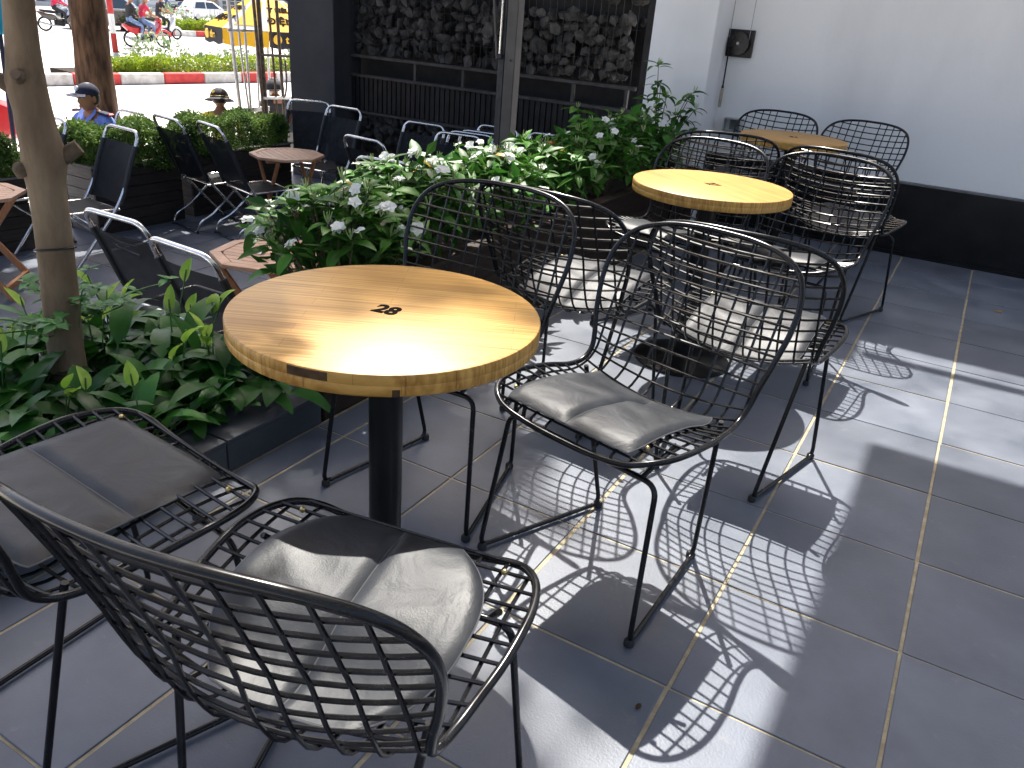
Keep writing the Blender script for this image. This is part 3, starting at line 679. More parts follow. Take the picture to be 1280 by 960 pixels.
# ------------------------------------------------------------------ folding chairs with black mesh slings
def make_folder():
    t = thing('folding_chair', 'x', 'chair', (0, 0, ZL), 0, 'chrome folding chairs with black mesh slings')
    W = .235
    def side(s, pts): return [(s*W, y, z) for y, z in pts]
    back = [(.27, .02), (.02, .30), (-.10, .44), (-.20, .62)]
    L = [Vector((-W, y, z)) for y, z in back] ; Rr = [Vector((W, y, z)) for y, z in reversed(back)]
    pts = [Vector((-W, .27, .02))] + L[1:] + [Vector((-W, -.355, 1.0)), Vector((W, -.355, 1.0))] + Rr
    part('back_tube', MB().tube(fillet(pts + [], .085, 7), .0140, 10), M['chrome'], t)
    part('front_foot_bar', MB().tube([(-W, .27, .014), (W, .27, .014)], .0105, 8), M['chrome'], t)
    w2 = W - .022
    pts = [(-w2, .235, .43), (-w2, .05, .28), (-w2, -.10, .16), (-w2, -.235, .10), (-w2, -.27, .012), (w2, -.27, .012), (w2, -.235, .10), (w2, -.10, .16), (w2, .05, .28), (w2, .235, .43)]
    part('rear_leg_tube', MB().tube(fillet(pts, .05, 5), .010, 8), M['chrome'], t)
    pts = [(-w2, -.13, .425), (-w2, .27, .435), (w2, .27, .435), (w2, -.13, .425)]
    part('seat_tube', MB().tube(fillet(pts, .05, 5), .010, 8), M['chrome'], t)
    part('seat_rear_bar', MB().tube([(-W, -.115, .425), (W, -.115, .425)], .008, 8), M['chrome'], t)
    for s in (-1, 1):
        part('hinge', MB().tube([(s*(W + .012), .03, .29), (s*(w2 - .012), .03, .29)], .009, 8), M['alu'], t)
        part('foot_cap', MB().ball((s*w2, -.27, .010), (.014, .016, .010), 8, 6), M['rubber'], t)
    # slings
    mb = MB(); n = 10; vs = []
    prof_ = catmull([(0, -.135, .46), (0, -.20, .62), (0, -.262, .78), (0, -.312, .895)], 4)
    for p in prof_:
        for k in range(n + 1):
            a = -W + 2*W*k/n; vs.append((a, p.y - .020*(1 - (a/W)**2), p.z))
    m = len(prof_)
    mb.add(vs, [(i*(n + 1) + k, i*(n + 1) + k + 1, (i + 1)*(n + 1) + k + 1, (i + 1)*(n + 1) + k) for i in range(m - 1) for k in range(n)])
    part('back_sling', mb, M['mesh_fabric'], t, fixn=False)
    for s in (-1, 1):
        hp = [Vector((s*W, p.y, p.z)) for p in prof_]
        part('sling_hem', MB().tube(hp, .020, 8), M['mesh_hem'], t)
    mb = MB(); vs = []
    for i in range(9):
        y = -.11 + .375*i/8
        for k in range(n + 1):
            a = -w2 + 2*w2*k/n; vs.append((a, y, .437 - .018*(1 - (a/w2)**2)*math.sin(math.pi*(i + .5)/9)))
    mb.add(vs, [(i*(n + 1) + k, i*(n + 1) + k + 1, (i + 1)*(n + 1) + k + 1, (i + 1)*(n + 1) + k) for i in range(8) for k in range(n)])
    part('seat_sling', mb, M['mesh_fabric'], t, fixn=False)
    return t
fc = make_folder(); fc_used = [False]
def fold(x, y, deg, label, z=ZL, off=.355):
    o = fc if not fc_used[0] else copy_tree(fc); fc_used[0] = True
    d = Vector((math.cos(R(deg)), math.sin(R(deg)), 0))
    o.location = (x + d.x*off, y + d.y*off, z); o.rotation_euler = (0, 0, R(deg - 90)); o['label'] = label
fold(-3.82, .60, 90, 'folding mesh chair with its back to the lilies, nearer the tree')
fold(-3.17, .47, 86, 'folding mesh chair with its back to the lilies, beside round table 28')
fold(-6.42, 2.98, 80, 'folding mesh chair in front of the hedge box, farther from the octagonal table')
fold(-5.93, 3.02, 74, 'folding mesh chair in front of the hedge box, pulled up to its octagonal table')
fold(-6.10, 2.33, -97, 'folding mesh chair between the two hedge boxes with its back to the hedge')
fold(-6.86, 2.20, -88, 'folding mesh chair partly behind the smooth tree trunk near the guard')
fold(-6.74, 5.12, -62, 'folding mesh chair standing against the charcoal column')
fold(-6.17, 5.05, -89, 'folding mesh chair between the charcoal column and the gabion stones')
fold(-4.72, 3.60, 85, 'folding mesh chair seen over the white flowers, facing the gabion wall')
fold(-3.98, 2.95, 100, 'folding mesh chair nearly hidden behind the white flowering shrub')
fold(-4.97, 4.85, -87, 'folding mesh chair in front of the low gabion stones')
GS = 'three folding mesh chairs set close together behind the flowers'
for k in range(3):
    fold(-4.37 + k*.03, 4.56 + k*.16, -84, 'folding mesh chair in the tight row of three before the gabion')
fold(-4.42, 5.35, -90, 'folding mesh chair beside the foot of the taupe post')
fold(-3.84, 5.40, -80, 'folding mesh chair between the taupe post and the white pier')

# ------------------------------------------------------------------ octagonal slatted tables
def make_octa():
    t = thing('octagonal_table', 'x', 'table', (0, 0, ZL), 0, 'octagonal slatted wooden tables')
    H = .70; Ro = .345; ap_ = Ro*math.cos(math.pi/8)
    A = [(Ro*math.cos(math.pi/8 + k*math.pi/4), Ro*math.sin(math.pi/8 + k*math.pi/4)) for k in range(8)]
    q = (ap_ - .058)/ap_
    for k in range(8):
        a, b = A[k], A[(k + 1) % 8]
        g = .0016; a = (a[0] + (b[0] - a[0])*g, a[1] + (b[1] - a[1])*g); 
        poly = [a, b, (b[0]*q, b[1]*q), (a[0]*q, a[1]*q)]
        part('border_board', MB().prism(poly, 'z', H - .024, H), M['acacia'], t, smooth=False, bevel=.002)
    Ri = q*.985; ns = 9; w_ = 2*ap_*Ri/ns
    for k in range(ns):
        y0 = -ap_*Ri + k*w_ + .003; y1 = y0 + w_ - .006
        def half(y):
            y = abs(y); s0 = A[0][1]*Ri
            return ap_*Ri if y <= s0 else ap_*Ri - (y - s0)
        poly = [(-half(y0), y0), (half(y0), y0), (half(y1), y1), (-half(y1), y1)]
        part('slat', MB().prism(poly, 'z', H - .022, H - .002), M['acacia'], t, smooth=False, bevel=.002)
    for x in (-.17, .17): part('batten', MB().box((x, 0, H - .036), (.04, .52, .026)), M['acacia_leg'], t, smooth=False)
    for y in (-.20, .20):
        for s in (-1, 1):
            yy = y + (.026 if s > 0 else 0)*(1 if y < 0 else -1)
            part('leg', MB().bar((s*-.25, yy, .0), (s*.24, yy, H - .03), .022, .045, (1, 0, 0)), M['acacia_leg'], t, smooth=False, bevel=.003)
    for s in (-1, 1): part('stretcher', MB().box((s*.20, 0, .075), (.03, .40, .04)), M['acacia_leg'], t, smooth=False, bevel=.003)
    return t
oc = make_octa()
oc.location = (-3.56, 1.40, ZL); oc.rotation_euler = (0, 0, R(18)); oc['label'] = 'octagonal slatted table showing behind the sunlit edge of round table 28'
o = copy_tree(oc); o.location = (-5.80, 3.80, ZL); o.rotation_euler = (0, 0, R(-25)); o['label'] = 'octagonal slatted table by the hedge box, close to the charcoal column'
o = copy_tree(oc); o.location = (-5.98, 1.02, ZL); o.rotation_euler = (0, 0, R(40)); o['label'] = 'octagonal slatted table beside the smooth tree trunk'
card = part('table_card', MB().box((0, 0, .002), (.06, .04, .002)), M['white_paint'], None, smooth=False); card.location = (-3.60, 1.34, .0005); card.rotation_euler = (0, 0, .5)
tag(card, 'small white card lying on the octagonal table near table 28', 'card')

# ------------------------------------------------------------------ planter boxes with clipped hedges
def leaf_cloud(n, fn, size, seed, asp=.55):
    r = np.random.default_rng(seed)
    P = fn(r, n); d = r.normal(size=(n, 3)); d /= np.linalg.norm(d, axis=1)[:, None]
    e = r.normal(size=(n, 3)); e -= (e*d).sum(1)[:, None]*d; e /= np.linalg.norm(e, axis=1)[:, None]
    s = size*r.uniform(.65, 1.35, size=(n, 1)); c = np.cross(d, e)
    V = np.stack([P, P + d*s*.5 + e*s*asp*.5 + c*s*.08, P + d*s, P + d*s*.5 - e*s*asp*.5 + c*s*.08], 1).reshape(-1, 3)
    Fs = np.arange(4*n).reshape(-1, 4)
    me = bpy.data.meshes.new('foliage'); me.from_pydata(V.tolist(), [], Fs.tolist()); return me
def box_shell(cx, cy, cz, hx, hy, hz, lump=.05):
    def fn(r, n):
        u = r.uniform(-1, 1, size=(n, 3)); k = r.integers(0, 5, n)          # near a face, not the underside
        sh = 1 - np.abs(r.normal(0, .12, n))
        for i in range(n):
            if k[i] == 0: u[i, 2] = sh[i]
            elif k[i] == 1: u[i, 0] = sh[i]
            elif k[i] == 2: u[i, 0] = -sh[i]
            elif k[i] == 3: u[i, 1] = sh[i]
            else: u[i, 1] = -sh[i]
        # round the corners
        q = np.abs(u)**4; u *= (1/np.maximum(q.sum(1), 1)**.25)[:, None]
        P = u*np.array([hx, hy, hz]) + np.array([cx, cy, cz])
        P += lump*np.stack([np.sin(P[:, 1]*9 + P[:, 2]*5), np.sin(P[:, 0]*11 + P[:, 2]*7), np.sin(P[:, 0]*8 + P[:, 1]*10)], 1)*.6
        return P + r.normal(0, .015, size=(n, 3))
    return fn
def hedge_box(y0, y1, lab_b, lab_h, seed, xf=-6.69, dep=.42):
    cy = (y0 + y1)/2; cx = xf - dep/2
    b = thing('planter_box', lab_b, 'planter', (cx, cy, ZL), 0, 'composite planter boxes along the street side')
    h = .58; ly = y1 - y0
    for k in range(6):
        z = .048 + k*.0965
        part('board', MB().box((dep/2 - .011, 0, z), (.022, ly, .092)), M['wpc_shaded'], b, smooth=False, bevel=.002)
        part('board', MB().box((-dep/2 + .011, 0, z), (.022, ly, .092)), M['wpc_shaded'], b, smooth=False, bevel=.002)
        for s in (-1, 1): part('board', MB().box((0, s*(ly/2 - .011), z), (dep - .046, .022, .092)), M['wpc'], b, smooth=False, bevel=.002)
    part('rim', MB().box((dep/2 - .02, 0, h + .008), (.055, ly + .02, .018)), M['wpc'], b, smooth=False, bevel=.002)
    part('rim', MB().box((-dep/2 + .02, 0, h + .008), (.055, ly + .02, .018)), M['wpc'], b, smooth=False, bevel=.002)
    for s in (-1, 1): part('rim', MB().box((0, s*(ly/2 - .02), h + .008), (dep - .096, .055, .018)), M['wpc'], b, smooth=False, bevel=.002)
    part('soil', MB().box((0, 0, h - .06), (dep - .05, ly - .05, .06)), M['soil'], b, smooth=False)
    hd = thing('box_hedge', lab_h, 'hedge', (cx, cy, ZL + h - .04), 0, 'clipped hedges in planter boxes')
    me = leaf_cloud(17000, box_shell(0, 0, .165, .25, ly/2 + .01, .185, .06), .030, seed); me.materials.append(M['hedge'])
    o = link('foliage', me, hd); o['kind'] = 'stuff'
    mb = MB()
    for k in range(int(ly*14)):
        y = rng.uniform(-ly/2 + .06, ly/2 - .06); x = rng.uniform(-.12, .12)
        mb.tube([(x, y, 0), (x + rng.uniform(-.05, .05), y + rng.uniform(-.06, .06), .13), (x + rng.uniform(-.11, .11), y + rng.uniform(-.12, .12), .34)], [.008, .006, .003], 5)
    part('twigs', mb, M['twig'], hd)
hedge_box(2.40, 3.30, 'composite planter box between guard and the mesh chairs', 'clipped green hedge in front of the blue shirted guard', 11)
hedge_box(3.42, 4.75, 'composite planter box beside the charcoal column', 'clipped green hedge in front of the yellow shirted person', 12)
hedge_box(.30, 1.82, 'composite planter box behind the octagonal table by the tree', 'clipped green hedge below the red car', 13)

# ------------------------------------------------------------------ plants
def leaf_profile(L, W, droop, fold=.12, n=6, base=.15, tip=1.5, x0=0, z0=0, a0=0.0, wav=0.0):
    # returns MB: two-sided leaf blade along +x starting at (x0, z0) with start angle a0 (up), bending down by droop
    mb = MB(); x, z, a = x0, z0, a0; rows = []
    for i in range(n + 1):
        t = i/n; w = W/2*(math.sin(math.pi*t**.75)**.8 if 0 < t < 1 else 0.0) + (.0015 if i in (0,) else 0)
        nx, nz = -math.sin(a), math.cos(a)
        wz = wav*math.sin(t*9)
        rows.append(((x + nx*fold*w + nx*wz, w, z + nz*(fold*w) + nz*wz), (x, 0, z), (x + nx*fold*w - nx*wz, -w, z + nz*(fold*w) - nz*wz)))
        st = L/n; x += math.cos(a)*st; z += math.sin(a)*st; a -= droop/n
    for r_ in rows: mb.v += list(r_)
    for i in range(n):
        for k in (0, 1): mb.f.append((3*i + k, 3*i + k + 1, 3*i + 4 + k, 3*i + 3 + k)); mb.mi.append(mb.k)
    return mb
LILY = []
for k in range(9):
    r_ = random.Random(40 + k); ph = r_.uniform(.06, .20); out = r_.uniform(.03, .12); a = r_.uniform(.35, 1.0)
    mb = leaf_profile(r_.uniform(.15, .225), r_.uniform(.056, .080), r_.uniform(.7, 1.7), .24, 7, x0=out, z0=ph, a0=a, wav=.002)
    mb.k = 1; mb.tube(catmull([(0, 0, 0), (out*.35, 0, ph*.6), (out, 0, ph)], 3), [.0035]*6 + [.0022], 5, caps=False)
    LILY.append(mb.mesh('leaf', [M['lily'], M['stem']], fixn=False))
SPA = []
for k in range(4):
    r_ = random.Random(80 + k); h = r_.uniform(.22, .36)
    mb = leaf_profile(r_.uniform(.075, .11), r_.uniform(.038, .052), r_.uniform(-.2, .9), .45, 6, x0=.02, z0=h, a0=r_.uniform(1.0, 1.5))
    mb.k = 1; mb.tube(catmull([(0, 0, 0), (.004, 0, h*.5), (.02, 0, h)], 3), .0028, 5, caps=False)
    mb.tube([(.02, 0, h), (.022, .0, h + .045)], [.004, .0025], 6)
    SPA.append(mb.mesh('spathe', [M['spathe'], M['stem']], fixn=False))
def lily(x, y, n, ns, sc, label, z=.06):
    t = thing('peace_lily', label, 'plant', (x, y, z), 0, 'peace lilies in the kerbed bed')
    off = rng.uniform(0, 6)
    for k in range(n):
        o = link('leaf', rng.choice(LILY), t); a = off + k*2.399 + rng.uniform(-.3, .3)
        o.location = (rng.uniform(-.03, .03), rng.uniform(-.03, .03), 0); o.rotation_euler = (rng.uniform(-.2, .2), rng.uniform(-.35, .25), a)
        s = sc*rng.uniform(.75, 1.15); o.scale = (s, s, s)
    for k in range(ns):
        o = link('spathe', rng.choice(SPA), t); a = rng.uniform(0, 6.28)
        o.location = (rng.uniform(-.05, .05), rng.uniform(-.05, .05), 0); o.rotation_euler = (rng.uniform(-.12, .12), rng.uniform(-.1, .25), a); s = sc*rng.uniform(.85, 1.15); o.scale = (s, s, s)
    return t
def lily_label(x, y):
    if math.hypot(x + 2.5, y + .5) < .26: return 'peace lily clump growing close around the foot of the smooth tree'
    if x > -2.2: return 'small peace lily clump overhanging the grey kerb tiles'
    if y > -.35: return 'peace lily clump in front of the near folding chairs'
    if x < -2.7: return 'peace lily clump along the back edge of the kerbed bed'
    return 'peace lily clump in the middle of the kerbed bed'
for iy in range(10):
    for ix in range(5):
        x = -2.78 + ix*.172 + rng.uniform(-.05, .05); y = -.06 - iy*.165 + rng.uniform(-.06, .06)
        if math.hypot(x + 2.5, y + .5) < .09: continue
        lily(x, y, 15, rng.choice((0, 1, 1, 2)) if ix < 4 else rng.choice((0, 0, 1)), (.95, 1.0, 1.02, .98, .86)[ix], lily_label(x, y))
dl = part('dry_leaf', flat_leaf(.06, .04, .012), M['jas_y'], None); dl.location = (-2.08, -.10, .34); dl.rotation_euler = (.5, -.3, 1.0)
tag(dl, 'curled brown dry leaf caught among the peace lilies', 'leaf')

# --- tree 1: smooth trunk rising out of the lily bed
def trunk_mesh(pts, radii, n=20, knots=(), noise=.02, sub=5):
    P = catmull(pts, sub); N = len(P); mb = MB()
    rr = []
    for i in range(N):
        t = i/(N - 1)*(len(radii) - 1); k = min(int(t), len(radii) - 2); rr.append(radii[k] + (radii[k + 1] - radii[k])*(t - k))
    mb.tube(P, rr, n)
    for i in range(N):
        for k in range(n):
            q = i*n + k; v = Vector(mb.v[q]); d = v - P[i]; a = 2*math.pi*k/n
            f = 1 + noise*math.sin(3*a + v.z*3) + noise*.7*math.sin(5*a - v.z*7 + 1.3) + noise*.5*math.sin(11*v.z + 2*a)
            for (kp, kr, ka) in knots:
                dd = (v - Vector(kp)).length
                if dd < kr: f += ka*(1 - dd/kr)**1.5
            mb.v[q] = tuple(P[i] + d*f)
    return mb
t1 = thing('smooth_barked_tree', 'slim tan barked tree with cut branch stumps growing from the lily bed', 'tree', (-2.51, -.5, .03))
part('trunk', trunk_mesh([(0, 0, 0), (.005, 0, .25), (.037, 0, .55), (.052, 0, .78), (.058, 0, .90), (.044, 0, 1.07), (.07, 0, 1.3), (.08, .05, 2.0), (.04, .15, 2.7), (-.05, .25, 3.3)],
     [.060, .053, .050, .050, .052, .046, .038, .037, .036, .030], 28, knots=[((.08, .05, .86), .09, .25), ((.0, -.05, .84), .08, .25), ((.02, -.05, 1.06), .07, .25), ((.06, -.05, .95), .07, .15)], noise=.022), M['bark1'], t1)
part('branch_stump', MB().tube([(.065, .02, .858), (.092, .058, .880), (.108, .080, .898)], [.030, .023, .021], 12), M['bark1b'], t1)
part('branch_stump', MB().tube([(.03, -.045, .83), (.03, -.060, .845), (.032, -.066, .850)], [.026, .018, .010], 12), M['bark1b'], t1)
part('branch_stump', MB().tube([(.02, -.02, 1.05), (-.02, -.065, 1.085), (-.045, -.10, 1.11)], [.026, .016, .011], 10), M['bark1b'], t1)
part('branch_stump', MB().tube([(.075, -.04, 1.085), (.088, -.055, 1.095)], [.020, .013], 10), M['bark1b'], t1)
part('tie_wire', MB().tube([(.040 + .0545*math.cos(a), .0545*math.sin(a), .60 + .012*math.cos(a + .5)) for a in [k*2*math.pi/24 for k in range(24)]], .0032, 6, closed=True), M['rubber'], t1)
for k in range(5):
    a = k*1.26; c = Vector((-.05, .25, 3.3)); e = c + Vector((math.cos(a)*.8, math.sin(a)*.8, 1.0))
    part('limb', MB().tube(catmull([(-.05 + .0, .25, 3.25), c.lerp(e, .5) + Vector((0, 0, .12)), e], 4), [.04, .035, .03, .028, .025, .022, .02, .015, .01], 8), M['bark1'], t1)
def clumps(L, size, dens, seed, name, mat, parent, origin):
    r = np.random.default_rng(seed); P = []
    for (x, y, z, rad) in L:
        n = int(dens*rad**2); d = r.normal(size=(n, 3)); d /= np.linalg.norm(d, axis=1)[:, None]
        P.append(np.array([x, y, z]) - np.array(origin) + d*(rad*r.uniform(.35, 1, size=(n, 1))**.6)*np.array([1, 1, .75]))
    P = np.concatenate(P)
    me = leaf_cloud(len(P), lambda r2, n: P, size, seed + 1, .6); me.materials.append(mat)
    o = link(name, me, parent); return o
SH = Vector((.392, -.53, 0))
def over(x, y, z, h, rad):                              # a crown clump standing at height h on the sun's side of a place
    return (x - SH.x*(h - z), y - SH.y*(h - z), h, rad)
clumps([over(-1.75, -1.75, 0, 4.4, .75), over(-1.35, -2.0, 0, 4.6, .7), over(-2.3, -1.6, 0, 4.2, .8), over(-1.95, -1.15, 0, 3.9, .62), over(-2.6, -.9, 0, 4.1, .8), over(-2.2, -2.4, 0, 4.6, .9), over(-1.3, -2.7, 0, 5.0, .9), over(-.9, -3.3, 0, 5.0, .9), over(-1.52, -1.32, 0, 4.0, .42), over(-1.45, -1.55, 0, 4.2, .6), over(-1.75, -.95, 0, 4.2, .5), over(-1.05, -1.75, 0, 4.6, .5), over(-1.85, -1.4, 0, 4.6, .7)],
       0.14, 950, 5, 'crown', M['crown'], t1, (-2.51, -.5, .03))
# shoots with whorls of small leaves round the trunk
wl = leaf_profile(.045, .024, .5, .15, 4).mesh('leaf', [M['shoot']], fixn=False)
for k in range(16):
    a = rng.uniform(0, 6.28); rad = rng.uniform(.10, .36); zt = rng.uniform(.34, .50)
    e = Vector((math.cos(a)*rad + .03, math.sin(a)*rad, zt))
    s_ = part('shoot', MB().tube(catmull([(.03 + math.cos(a)*.06, math.sin(a)*.06, .36), (e.x*.6 + .02, e.y*.6, zt - .01), tuple(e)], 4), .0022, 5), M['stem'], t1)
    for w_ in range(3):
        c = Vector((.03, 0, .38)).lerp(e, 1 - w_*.3) + Vector((rng.uniform(-.02, .02), rng.uniform(-.02, .02), .005))
        for q in range(5):
            o = link('leaf', wl, s_); o.location = c; o.rotation_euler = (rng.uniform(-.3, .3), rng.uniform(-.5, .1), q*1.257 + rng.uniform(-.3, .3)); s = rng.uniform(.8, 1.25); o.scale = (s, s, s)

# --- flowering shrubs in the brown planter
JL = []
for k in range(6):
    r_ = random.Random(140 + k)
    JL.append(leaf_profile(r_.uniform(.08, .12), r_.uniform(.032, .046), r_.uniform(.2, 1.1), .25, 5, a0=r_.uniform(0, .3)).mesh('leaf', [M['jas']], fixn=False))
JY = leaf_profile(.09, .04, .8, .2, 5).mesh('leaf', [M['jas_y']], fixn=False)
def flower_mesh():
    mb = MB()
    for k in range(5):
        p = leaf_profile(.026, .025, .5, .05, 4, a0=.25); a = k*1.2566
        c, s = math.cos(a), math.sin(a)
        mb.add([(x*c - y*s, x*s + y*c, z + .02 + .004*(y > 0)) for x, y, z in p.v], p.f)
    mb.k = 1; mb.tube([(0, 0, -.004), (0, 0, .021)], [.0018, .0028], 5)
    return mb.mesh('flower', [M['petal'], M['bud']], fixn=False)
FL = flower_mesh()
def bud_mesh():
    mb = MB()
    for k in range(4):
        a = k*1.7; mb.tube([(0, 0, 0), (.007*math.cos(a), .007*math.sin(a), .014), (.012*math.cos(a), .012*math.sin(a), .034)], [.0016, .0024, .0012], 5)
    return mb.mesh('bud', [M['bud']], fixn=False)
BD = bud_mesh()
def shrub(x, y, rx, ry, z0, zt, tips, nf, label, seed, z=.39, yl=2, tall=(), airy=False):
    r = random.Random(seed)
    t = thing('flowering_shrub', label, 'shrub', (x, y, z), 0, 'white flowering shrubs in the brown planter')
    stems = MB(); T = []
    for k in range(tips):
        a = k*2.399 + r.uniform(-.4, .4); q = math.sqrt((k + .5)/tips)
        top = 1 - .55*q**2.5
        e = Vector((math.cos(a)*rx*q, math.sin(a)*ry*q, (z0 + (zt - z0)*top*r.uniform(.78, 1.05)) - z)); T.append(e)
    T += [Vector(e) for e in tall]
    for e in T:
        b = Vector((e.x*.22 + r.uniform(-.04, .04), e.y*.22 + r.uniform(-.04, .04), 0)); m_ = Vector((e.x*.55, e.y*.55, e.z*.55 + .02))
        stems.tube(catmull([b, m_, e], 4), [.006, .0055, .005, .0045, .004, .0036, .003, .0026, .002], 5, caps=False)
    part('stems', stems, M['twig'], t)
    nl = max(4, min(10, int(292/len(T)))); made = 0
    for i, e in enumerate(T):
        up = Vector((e.x*.5, e.y*.5, .6)).normalized()
        for k in range(nl):
            if made >= 296: break
            yell = i < yl and k == 0
            o = link('leaf', JY if yell else r.choice(JL), t); made += 1
            low = .0 if k < 5 else r.uniform(.03, .13)
            o.location = e - Vector((e.x*.25, e.y*.25, 1)).normalized()*low + Vector((0, 0, -.006*k))
            o.rotation_euler = (r.uniform(-.35, .35), r.uniform(-.55, .45) + (.2 if k > 4 else 0), k*2.399 + i + r.uniform(-.3, .3)); s = r.uniform(.75, 1.2); o.scale = (s, s, s)
    rr_ = np.random.default_rng(seed + 500); nfil = len(T)*(9 if not airy else 2)
    base = np.array([tuple(T[q]) for q in rr_.integers(0, len(T), nfil)]); sh_ = rr_.uniform(.55, .97, size=(nfil, 1))
    Pf = base*np.concatenate([sh_, sh_, sh_*.95], 1) + rr_.normal(0, .035, size=(nfil, 3)); Pf[:, 2] = np.maximum(Pf[:, 2], .05)
    me = leaf_cloud(nfil, lambda r2, n: Pf, .085, seed + 600, .42); me.materials.append(M['jas'])
    link('foliage', me, t)['kind'] = 'stuff'
    order = list(range(len(T))); r.shuffle(order)
    for i in order[:nf]:
        for q in range(r.choice((1, 1, 2))):
            o = link('flower', FL, t); o.location = T[i] + Vector((r.uniform(-.025, .025), r.uniform(-.025, .025), r.uniform(.0, .03)))
            o.rotation_euler = (r.uniform(-.2, 1.0), r.uniform(-.5, .5), r.uniform(-.8, .8)); s = r.uniform(.9, 1.25); o.scale = (s, s, s)
    for i in order[:int(len(T)*.7)]:
        o = link('bud', BD, t); o.location = T[i] + Vector((r.uniform(-.01, .01), r.uniform(-.01, .01), .004)); o.rotation_euler = (r.uniform(-.4, .4), r.uniform(-.4, .4), r.uniform(0, 6)); s = r.uniform(.9, 1.3); o.scale = (s, s, s)
    return t
shrub(-2.12, .36, .30, .30, 0.42, .78, 48, 18, 'white flowering shrub hanging over the planter end above table 28', 1, z=.10)
shrub(-2.17, .85, .31, .32, .50, .79, 46, 20, 'white flowering shrub behind the planter side chair of table 28', 2)
shrub(-2.18, 1.48, .31, .34, .50, .77, 44, 18, 'bright white flowering shrub beside the chair between the first two round tables', 3)
shrub(-2.18, 2.10, .31, .34, .50, .78, 34, 8, 'white flowering shrub in front of the taupe post', 4)
shrub(-2.18, 2.72, .31, .34, .50, .80, 34, 5, 'shaded flowering shrub with dark leaves by the sunny table', 5, yl=0, tall=((-.05, -.2, .50), (.1, .1, .47)))
shrub(-2.18, 3.34, .30, .34, .50, .82, 32, 7, 'shaded flowering shrub next to the white pier', 6, yl=0, tall=((.0, .25, .45),))
shrub(-2.20, 3.84, .22, .18, .45, .66, 16, 4, 'leggy flowering shrub with tall sprigs against the white pier', 7, yl=0, tall=((-.08, .02, .72), (-.05, .04, .60), (.16, .02, .52), (.24, .0, .46), (.02, .0, .52), (.10, .03, .40), (-.12, .0, .50), (.19, .03, .56)), airy=True)

# --- tree 2: thick rough street tree behind the hedge
t2 = thing('rough_barked_tree', 'thick street tree with rough dark brown bark behind the guard', 'tree', (-8.47, 3.75, ZL))
part('trunk', trunk_mesh([(.05, -.05, -.05), (.02, -.02, .35), (0, 0, .8), (.0, .0, 1.3), (.0, .02, 2.0), (-.02, .05, 3.0), (0, .1, 5.6)], [.30, .225, .190, .176, .170, .17, .16], 32, noise=.03), M['bark2'], t2)
part('bark_scar', MB().tube([(.12, -.14, .60), (.13, -.145, .72), (.12, -.13, .84)], [.05, .085, .03], 10), M['bark1b'], t2)
for k in range(6):
    a = k*1.05 + .2; c = Vector((0, .1, 5.5)); e = c + Vector((math.cos(a)*2.6, math.sin(a)*2.6, 2.2))
    part('limb', MB().tube(catmull([c - Vector((0, 0, .4)), c.lerp(e, .5) + Vector((0, 0, .3)), e], 4), [.14, .12, .11, .1, .085, .07, .06, .05, .03], 8), M['bark2'], t2)
CL = []
_r = random.Random(21)
for gx, gy, rad, h in [(-1.30, -1.28, .36, 11), (-1.38, -.80, .36, 11.5), (-1.45, -.30, .36, 11.5), (-1.50, .12, .34, 11), (-1.32, .0, .26, 11), (-1.62, -.08, .34, 10), (-1.5, .45, .24, 11), (-2.0, -.72, .52, 10), (-1.95, -1.2, .55, 7.4), (-2.75, -.25, .5, 7.6), (-2.7, -.9, .8, 7.2), (-3.0, -.4, .5, 8.0),
                       (-3.1, .1, .7, 7.6), (-3.3, .9, .6, 8.0), (-3.9, .3, .8, 7.7), (-4.3, 1.2, .8, 8.0), (-5.0, .5, .9, 7.8), (-5.2, 1.6, .8, 8.2), (-5.9, .9, .8, 8.0), (-4.5, 2.2, .7, 8.3), (-3.6, 1.8, .55, 8.2), (-2.9, 2.3, .5, 8.4), (-6.5, 1.3, .5, 8.0)]:
    CL.append(over(gx, gy, 0, h, rad))
CL += [over(-1.30, -.46, .785, 11.5, .24), over(-1.03, -.34, .785, 11.5, .15)]
clumps(CL, .19, 950, 9, 'crown', M['crown'], t2, (-8.47, 3.75, ZL))

